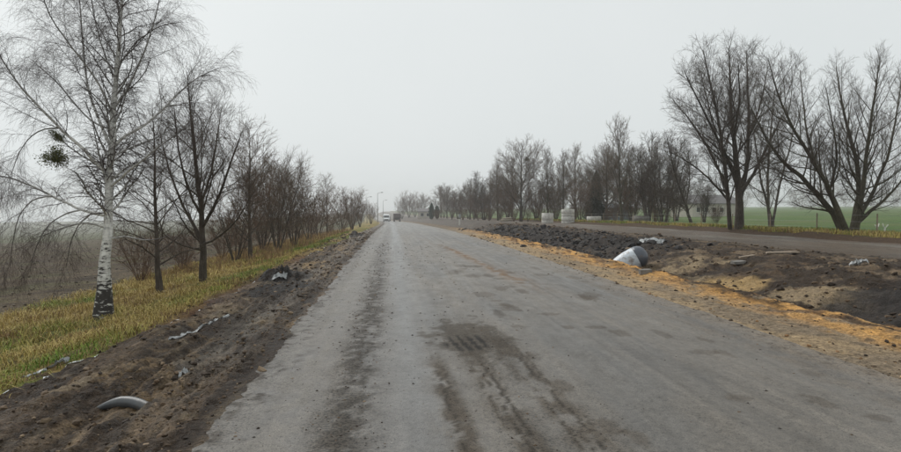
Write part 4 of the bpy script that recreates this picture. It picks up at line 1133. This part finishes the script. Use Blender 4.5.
# --- far wood beyond the right field: reads as one mass
rng = np.random.default_rng(99)
src = [T_BRUSH[1], T_BRUSH[1]]
Vs, Qs, o = [], [], 0
for i in range(9):
    me = src[i % 2]; nv = len(me.vertices); co = np.empty(nv * 3, np.float32); me.vertices.foreach_get('co', co); co = co.reshape(-1, 3)
    npoly = len(me.polygons); li = np.empty(npoly * 4, np.int32); me.loops.foreach_get('vertex_index', li)
    q = li.reshape(-1, 4)
    px = 690 + i * 26.0 + rng.uniform(-5, 5); y_ = 150 + rng.uniform(0, 45); p = along(px, y_)
    a = rng.uniform(0, 6.28); s = rng.uniform(3.0, 4.4)
    R3m = np.array([[math.cos(a), -math.sin(a), 0], [math.sin(a), math.cos(a), 0], [0, 0, 1]])
    Vs.append(co @ R3m.T * s + np.array(p)); Qs.append(q + o); o += nv
me = mesh_np('wood', np.concatenate(Vs), np.concatenate(Qs)); 
tag(link('distant_wood', me, MAT['twig_grey'], kind='stuff'), 'hazy grey bare wood along the far side of the green field', 'wood')

# ------------------------------------------------------------------ concrete rings
def ring(label, px, y, dia, h, mat, z_up=0.0, group='concrete well rings on the right verge'):
    b_ = along(px, y); r = dia / 2
    o_ = MB().lathe([(r - 0.11, 0), (r - 0.015, 0), (r, 0.02), (r, h * 0.30), (r - 0.012, h * 0.31), (r, h * 0.32), (r, h - 0.07), (r - 0.03, h - 0.06), (r - 0.03, h), (r - 0.09, h), (r - 0.11, h - 0.04), (r - 0.11, 0.0)], 40, False)
    ob = o_.build('concrete_ring', mat, None, True)
    ob.location = (b_.x, b_.y, b_.z - 0.05 + z_up); ob.rotation_euler = (random.uniform(-.015, .015), random.uniform(-.015, .015), random.uniform(0, 6))
    return tag(ob, label, 'concrete ring', group)
ring('single pale concrete ring farthest left of the rings', 547.5, 89, 1.65, 1.5, MAT['concrete'])
ring('lower ring of the stacked pair of pale concrete rings', 568, 87, 1.80, 0.98, MAT['concrete'])
ring('upper ring of the stacked pair of pale concrete rings', 568, 87, 1.80, 0.98, MAT['concrete'], 0.985)
ring('lowest pale concrete ring, right of the stacked pair', 594, 85, 1.95, 0.9, MAT['concrete'])
ring('wide dirty grey concrete ring farthest right of the rings', 641, 76, 2.05, 1.05, MAT['concrete_dirty'])

# ------------------------------------------------------------------ tank in the ditch
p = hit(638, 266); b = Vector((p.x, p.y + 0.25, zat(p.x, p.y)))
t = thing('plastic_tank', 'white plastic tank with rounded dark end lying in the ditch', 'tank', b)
r = 0.40
M3 = Matrix.Rotation(math.radians(-10), 4, 'Z') @ Matrix.Rotation(math.radians(62), 4, 'Y')
def xf(me, M):
    me.transform(M); me.update(); return me
body = MB().lathe([(0.0, -1.05), (0.06, -1.05), (0.17, -1.02), (0.26, -0.90), (r * 0.86, -0.62), (r * 0.97, -0.35), (r, -0.1), (r, 0.02)], 40).mesh('shell', True)
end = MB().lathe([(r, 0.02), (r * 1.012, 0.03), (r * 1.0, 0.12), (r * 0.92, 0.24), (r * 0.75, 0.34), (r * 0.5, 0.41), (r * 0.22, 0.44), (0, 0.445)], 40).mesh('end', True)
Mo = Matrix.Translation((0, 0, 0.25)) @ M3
link('shell', xf(body, Mo), MAT['white_plastic'], t)
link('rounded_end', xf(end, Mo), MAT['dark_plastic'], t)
hole = MB().lathe([(0, 0.0), (0.09, 0.0), (0.115, 0.015), (0.13, 0.0), (0.13, -0.03)], 24).mesh('inlet', True)
Mh = Mo @ Matrix.Translation((-0.10, -0.30, -0.72)) @ Matrix.Rotation(math.radians(108), 4, 'X') @ Matrix.Rotation(math.radians(-20), 4, 'Y')
link('inlet', xf(hole, Mh), MAT['dark_plastic'], t)

# ------------------------------------------------------------------ half-buried pipe on the left
p = hit(122, 409); p.z = zat(p.x, p.y)
pts = []
rv = np.array([1.0, -0.12, 0])
for i in range(15):
    u = i / 14; s = -0.30 + 0.60 * u
    pts.append((s, 0.05 * math.sin(u * 3.1), 0.085 * (1 - ((u - 0.55) / 0.55) ** 2) - 0.02))
rad = [0.020 + 0.038 * min(1, i / 6) for i in range(15)]
o_ = MB().tube(pts, rad, 16).build('plastic_pipe', MAT['grey_plastic'], None, True)
o_.location = p + Vector((0, 0, -0.022)); o_.rotation_euler = (0, 0.0, math.radians(-14))
tag(o_, 'curved grey plastic pipe half buried in the left dirt shoulder', 'pipe')

# ------------------------------------------------------------------ scraps of film, slabs, planks
def scrap(label, px, py, w_, d_, h_, mat, seed, name='plastic_scrap', cat='plastic scrap', rz=0.0, n=9, lift=0.0):
    rng = np.random.default_rng(seed)
    p_ = hit(px, py); nx, ny = n, max(4, int(n * d_ / w_) + 2)
    X, Y = np.meshgrid(np.linspace(-w_ / 2, w_ / 2, nx), np.linspace(-d_ / 2, d_ / 2, ny))
    X = X + rng.normal(0, w_ * 0.03, X.shape); Y = Y + rng.normal(0, d_ * 0.09, X.shape)
    ca, sa = math.cos(rz), math.sin(rz)
    GX, GY = p_.x + X * ca - Y * sa, p_.y + X * sa + Y * ca
    Zz = Z(GX, GY) + lift + 0.012 + h_ * rng.random(X.shape) ** 1.5
    V = np.stack([GX - p_.x, GY - p_.y, Zz - p_.z], -1)
    top = V.reshape(-1, 3); bot = top.copy(); bot[:, 2] -= 0.006
    i = np.arange(nx * ny).reshape(ny, nx)
    q = np.stack([i[:-1, :-1], i[:-1, 1:], i[1:, 1:], i[1:, :-1]], -1).reshape(-1, 4)
    rm = rng.random(len(q)) > 0.10; q = q[rm]
    me_ = mesh_np(name, np.concatenate([top, bot]), np.concatenate([q, q[:, ::-1] + nx * ny]), None, False)
    o2 = link(name, me_, mat); o2.location = p_
    return tag(o2, label, cat)
for i, (lb, px, py, w_, d_, h_, rz) in enumerate([
    ('large torn white film draped over the black soil heap', 279, 276, 0.50, 0.14, 0.12, 0.9),
    ('narrow white film strip hanging on the right of the soil heap', 284, 278, 0.30, 0.09, 0.10, 1.8),
    ('long pale film strip between grass and dirt left of the asphalt', 203, 326, 2.4, 0.05, 0.03, 1.50),
    ('small white scrap at the grass edge below the birch', 62, 362, 0.16, 0.09, 0.05, 0.3),
    ('thin pale strip at the grass edge near the left picture edge', 40, 372, 0.45, 0.05, 0.03, 1.1),
    ('crumpled white sheet on the mud just behind the tank', 652, 240, 0.9, 0.6, 0.14, 0.2),
    ('small pale scrap on the mud, right of the crumpled sheet', 660, 243.5, 0.45, 0.3, 0.12, 0.8),
    ('white crumpled scrap on the mud near the right picture edge', 858, 264, 0.42, 0.25, 0.16, 0.4),
    ('small white scrap lying on the dirt right of the long film strip', 184, 373, 0.12, 0.07, 0.04, 0.2),
]):
    scrap(lb, px, py, w_, d_, h_, MAT['film'], 700 + i, rz=rz, n=24 if w_ > 2 else 9)

def slab(name, label, cat, px, py, dims, rz, mat, tilt=0.06):
    p_ = hit(px, py); rng = np.random.default_rng(int(px))
    w_, d_, h_ = dims
    pr = [(-w_ / 2, -d_ * .4), (-w_ * .1, -d_ / 2), (w_ / 2, -d_ * .35), (w_ * .45, d_ * .4), (0.05, d_ / 2), (-w_ * .46, d_ * .3)]
    v = [(a, c, -h_ / 2) for a, c in pr] + [(a * .96, c * .96, h_ / 2) for a, c in pr]; k = len(pr)
    f = [tuple(range(k))[::-1], tuple(range(k, 2 * k))] + [(i, (i + 1) % k, (i + 1) % k + k, i + k) for i in range(k)]
    o2 = MB().add(v, f).build(name, mat)
    o2.location = (p_.x, p_.y, p_.z + h_ * 0.4); o2.rotation_euler = (tilt, -tilt * 0.7, rz)
    return tag(o2, label, cat)
slab('concrete_slab', 'flat grey broken slab on the mud bank right of the tank', 'slab', 738, 263.5, (0.48, 0.3, 0.08), 0.2, MAT['concrete_dirty'])
slab('plank', 'weathered board lying above the broken slab on the mud bank', 'plank', 747, 257, (0.75, 0.12, 0.04), 0.35, MAT['wood'], 0.1)
slab('plank', 'long weathered board pressed flat into the mud farther right', 'plank', 782, 253, (1.1, 0.28, 0.04), -0.1, MAT['wood'], 0.03)
slab('concrete_slab', 'dark stone chunk in the sand below the tank', 'slab', 645, 273.5, (0.34, 0.2, 0.12), 0.1, MAT['concrete_dirty'])

# pale log pile at the foot of the far right row
p = along(507, 118); t = thing('log_pile', 'small pale heap of cut logs below the mistletoe tree', 'log pile', p, 0.2)
for i in range(7):
    q = (i % 4) * 0.42 - 0.6 + (0.21 if i > 3 else 0); z_ = 0.16 + (0.33 if i > 3 else 0)
    MB().tube([(-1.3 + 0.1 * i, q, z_), (0, q + 0.05, z_ + 0.03), (1.2 + 0.07 * i, q + 0.1, z_ + 0.08)], [0.17, 0.16, 0.14], 9).build('log', MAT['pale_wood'], t, True)

# ------------------------------------------------------------------ fence, stakes, marker post, lamps
ft = thing('wire_fence', 'thin wire fence on slim posts along the edge of the green field', 'fence', along(800, 46))
fb = np.array(ft.location)
fp = []
for y_ in np.arange(30, 100, 5.5):
    x_ = 28.6 + 0.1 * math.sin(y_) + float(xoff(y_)); fp.append((x_, float(y_), zat(x_, y_)))
post = MB().tube([(0, 0, -0.2), (0, 0, 1.25)], 0.045, 7).mesh('post')
post.materials.append(MAT['wood'])
for q in fp:
    o2 = link('post', post, None, ft); o2.location = np.array(q) - fb
for hz in (0.35, 0.75, 1.15):
    MB().tube([np.array(q) - fb + np.array([0.05, 0, hz]) for q in fp], 0.006, 4).build('wire', MAT['steel'], ft)

def stake(label, px, py, mir):
    p_ = hit(px, py); p_.x += 0
    t_ = thing('forked_stake', label, 'stake', p_, 0, 'white forked stakes by the field')
    s = -1 if mir else 1
    MB().tube([(0, 0, -0.1), (0.02 * s, 0, 0.2), (0, 0, 0.34)], [0.06, 0.05, 0.05], 9).build('stem', MAT['whitewash'], t_, True)
    MB().tube([(0, 0, 0.31), (0.10 * s, 0.02, 0.46), (0.16 * s, 0.03, 0.66)], [0.045, 0.035, 0.028], 8).build('prong', MAT['whitewash'], t_, True)
    MB().tube([(0, 0, 0.31), (-0.09 * s, -0.02, 0.44), (-0.20 * s, -0.03, 0.58)], [0.045, 0.035, 0.026], 8).build('prong', MAT['whitewash'], t_, True)
stake('white painted forked stake beside the forked tree, left of two', 877, 233, False)
stake('white painted forked stake nearest the right picture edge', 885, 233, True)

p = along(459.6, 96)
t = thing('marker_post', 'white marker post with grey plate beside the far dirt mound', 'marker post', p)
MB().box((0, 0, 0.42), (0.17, 0.10, 0.95)).build('post', MAT['whitewash'], t)
MB().tube([(0, 0, 0.895), (0, 0, 1.75)], 0.03, 8).build('pole', MAT['steel'], t)
MB().box((0, -0.045, 1.42), (0.38, 0.02, 0.52)).build('plate', MAT['steel'], t)

def lamp(label, px, y_, H):
    p_ = along(px, y_)
    t_ = thing('street_lamp', label, 'street lamp', p_, 0, 'street lamps left of the road')
    MB().tube([(0, 0, -0.2), (0, 0, H * 0.5), (0, 0, H)], [0.13, 0.11, 0.08], 10).build('pole', MAT['steel'], t_, True)
    MB().tube([(0, 0, H - 0.08), (0.35, 0, H + 0.12), (1.0, 0, H + 0.25)], 0.055, 8).build('arm', MAT['steel'], t_, True)
    hd = MB().tube([(0.95, 0, H + 0.25), (1.25, 0, H + 0.29), (1.75, 0, H + 0.30)], [0.07, 0.16, 0.09], 10).build('lamp_head', MAT['steel'], t_, True)
lamp('clearest street lamp, nearest one left of the white van', 377.6, 200, 9.0)
lamp('faint street lamp among the hazy shrubs, leftmost of three', 367, 225, 9.0)
lamp('faintest street lamp, rising behind the white van', 383.2, 290, 9.0)

# ------------------------------------------------------------------ vehicles (front of each looks along -y)
def wheel(parent, x, y_, r_, wd=0.24):
    ty = MB().lathe([(r_ * 0.62, -wd / 2), (r_ * 0.93, -wd / 2), (r_, -wd * 0.32), (r_, wd * 0.32), (r_ * 0.93, wd / 2), (r_ * 0.62, wd / 2)], 20, True).mesh('tyre', True)
    ty.transform(Matrix.Rotation(math.pi / 2, 4, 'Y'))
    o2 = link('wheel', ty, MAT['tyre'], parent); o2.location = (x, y_, r_)
    rm = MB().lathe([(0, -wd * 0.42), (r_ * 0.2, -wd * 0.44), (r_ * 0.6, -wd * 0.36), (r_ * 0.63, 0), (r_ * 0.6, wd * 0.36), (r_ * 0.2, wd * 0.44), (0, wd * 0.42)], 16).mesh('rim', True)
    rm.transform(Matrix.Rotation(math.pi / 2, 4, 'Y'))
    link('rim', rm, MAT['steel'], o2)

def road_spot(xs_, y_):
    x_ = xs_ + float(xoff(y_)); return Vector((x_, y_, zat(x_, y_)))
HEAD = math.atan(2 * 1.2 / 100 * 1.15)
# white van coming towards us
v = thing('white_van', 'white van coming along the left side of the road', 'van', road_spot(-0.35, 212), HEAD)
prof = [(-2.6, 0.32), (-2.62, 0.95), (-2.35, 1.15), (-1.75, 1.3), (-1.05, 2.15), (-0.7, 2.36), (2.55, 2.42), (2.62, 2.3), (2.64, 0.35)]
MB().prism(prof, -0.98, 0.98).build('body', MAT['van_paint'], v)
MB().add([(-0.86, -1.735, 1.345), (0.86, -1.735, 1.345), (0.80, -1.10, 2.12), (-0.80, -1.10, 2.12), (-0.86, -1.70, 1.36), (0.86, -1.70, 1.36), (0.80, -1.06, 2.12), (-0.80, -1.06, 2.12)],
         [(0, 1, 2, 3), (4, 7, 6, 5), (0, 4, 5, 1), (1, 5, 6, 2), (2, 6, 7, 3), (3, 7, 4, 0)]).build('windscreen', MAT['glass'], v)
MB().box((0, -2.64, 0.78), (1.1, 0.06, 0.26)).build('grille', MAT['tyre'], v)
MB().box((0, -2.66, 0.42), (1.9, 0.14, 0.26)).build('bumper', MAT['tyre'], v)
for s in (-1, 1):
    MB().box((s * 0.76, -2.56, 0.98), (0.34, 0.16, 0.22)).build('headlight', MAT['lens'], v)
    MB().box((s * 0.985, -0.75, 1.65), (0.02, 0.9, 0.55)).build('side_window', MAT['glass'], v)
    MB().box((s * 1.12, -1.35, 1.55), (0.22, 0.12, 0.34)).build('mirror', MAT['tyre'], v)
    wheel(v, s * 0.86, -1.7, 0.34); wheel(v, s * 0.86, 1.6, 0.34)
# dark tipper truck seen from behind
v = thing('tipper_truck', 'dark tipper truck driving away in the middle of the hazy road', 'truck', road_spot(3.6, 226), math.pi + HEAD)
MB().box((0, -2.6, 1.75), (2.3, 1.7, 2.1)).build('cab', MAT['truck_paint'], v)
MB().add([(-0.95, -3.465, 1.75), (0.95, -3.465, 1.75), (0.95, -3.465, 2.55), (-0.95, -3.465, 2.55), (-0.95, -3.44, 1.75), (0.95, -3.44, 1.75), (0.95, -3.44, 2.55), (-0.95, -3.44, 2.55)],
         [(0, 1, 2, 3), (4, 7, 6, 5), (0, 4, 5, 1), (1, 5, 6, 2), (2, 6, 7, 3), (3, 7, 4, 0)]).build('windscreen', MAT['glass'], v)
MB().prism([(-1.6, 1.05), (3.1, 1.05), (3.35, 1.4), (3.2, 2.75), (-1.6, 2.75)], -1.22, 1.22).build('tipper_body', MAT['truck_paint'], v)
for k in range(5):
    MB().box((-1.0 + 0.5 * k, 3.33, 1.95), (0.09, 0.12, 1.3)).build('tailgate_rib', MAT['truck_paint'], v)
MB().box((0, 0.6, 0.85), (0.95, 7.2, 0.36)).build('chassis', MAT['tyre'], v)
MB().box((0, 3.9, 0.62), (2.3, 0.12, 0.2)).build('rear_bar', MAT['steel'], v)
for s in (-1, 1):
    MB().box((s * 0.95, 3.97, 0.72), (0.34, 0.06, 0.14)).build('tail_light', MAT['tail'], v)
    wheel(v, s * 1.0, -2.5, 0.5, 0.3); wheel(v, s * 0.95, 1.3, 0.5, 0.5); wheel(v, s * 0.95, 2.6, 0.5, 0.5)
# dark car between them
v = thing('dark_car', 'small dark car far off between the white van and the truck', 'car', road_spot(1.7, 262), HEAD)
MB().prism([(-2.15, 0.3), (-2.18, 0.66), (-1.95, 0.8), (-0.95, 0.95), (1.5, 0.98), (2.05, 0.95), (2.15, 0.6), (2.12, 0.3)], -0.88, 0.88).build('body', MAT['car_paint'], v)
MB().prism([(-1.0, 0.951), (-0.25, 1.42), (0.95, 1.45), (1.65, 0.985)], -0.72, 0.72).build('cabin', MAT['glass'], v)
for s in (-1, 1):
    MB().box((s * 0.62, -2.12, 0.68), (0.36, 0.12, 0.13)).build('headlight', MAT['lens'], v)
    wheel(v, s * 0.78, -1.35, 0.31, 0.2); wheel(v, s * 0.78, 1.3, 0.31, 0.2)

# ------------------------------------------------------------------ far buildings
def house(name, label, loc, rz, w_, d_, h_, rh, nwin, wmat, rmat, door=True):
    t_ = thing(name, label, 'building', loc, rz)
    MB().box((0, 0, h_ / 2 - 0.2), (w_, d_, h_ + 0.4)).build('wall', wmat, t_)
    rf = MB().prism([(-d_ / 2 - 0.4, h_ + 0.003), (-d_ / 2 - 0.4, h_ + 0.15), (0, h_ + rh), (d_ / 2 + 0.4, h_ + 0.15), (d_ / 2 + 0.4, h_ + 0.003)], -w_ / 2 - 0.3, w_ / 2 + 0.3).build('roof', rmat, t_)
    MB().box((w_ * 0.2, 0.3, h_ + rh * 0.9), (0.5, 0.5, 1.2)).build('chimney', MAT['concrete'], rf)
    for k in range(nwin):
        x_ = -w_ / 2 + w_ * (k + 0.7) / (nwin + 0.4)
        fr = MB().box((x_, -d_ / 2 - 0.02, h_ * 0.55), (1.3, 0.08, 1.3)).build('window', MAT['whitewash'], t_)
        MB().box((x_, -d_ / 2 - 0.05, h_ * 0.55), (1.1, 0.06, 1.1)).build('pane', MAT['glass'], fr)
    return t_
house('long_building', 'long pale low building behind the bare trees on the green field', along(706, 150), 0.35, 16, 7, 3.0, 2.2, 6, MAT['plaster'], MAT['roof'])
house('small_house', 'small beige house in the haze left of the thuja pair', along(425.5, 235), -0.1, 5.2, 5, 2.3, 1.2, 2, MAT['plaster'], MAT['roof'])
house('blue_shed', 'bluish shed glimpsed behind the spruce and lowest concrete ring', along(607, 128), 0.25, 7, 5, 2.4, 0.9, 2, MAT['blue_sheet'], MAT['blue_sheet'])

# ------------------------------------------------------------------ haze
zlow = min(float(Z(np.array([x_]), np.array([y_]))[0]) for x_ in (-900, 900, 0, -400) for y_ in (-40, 300, 600, 950))
me = MB().box((0, 455, (zlow - 2 + 20) / 2), (1860, 1010, 20 - zlow + 2)).mesh('haze')
hm = bpy.data.materials.new('haze_air'); hm.use_nodes = True
ht = hm.node_tree; ht.nodes.clear()
ho = ht.nodes.new('ShaderNodeOutputMaterial'); hv = ht.nodes.new('ShaderNodeVolumePrincipled')
hv.inputs['Color'].default_value = (0.992, 0.996, 1.0, 1); hv.inputs['Density'].default_value = HAZE_DENSITY; hv.inputs['Anisotropy'].default_value = 0.8
ht.links.new(hv.outputs[0], ho.inputs['Volume'])
tag(link('haze', me, hm, kind='stuff'), 'pale grey winter haze over road and fields', 'haze')
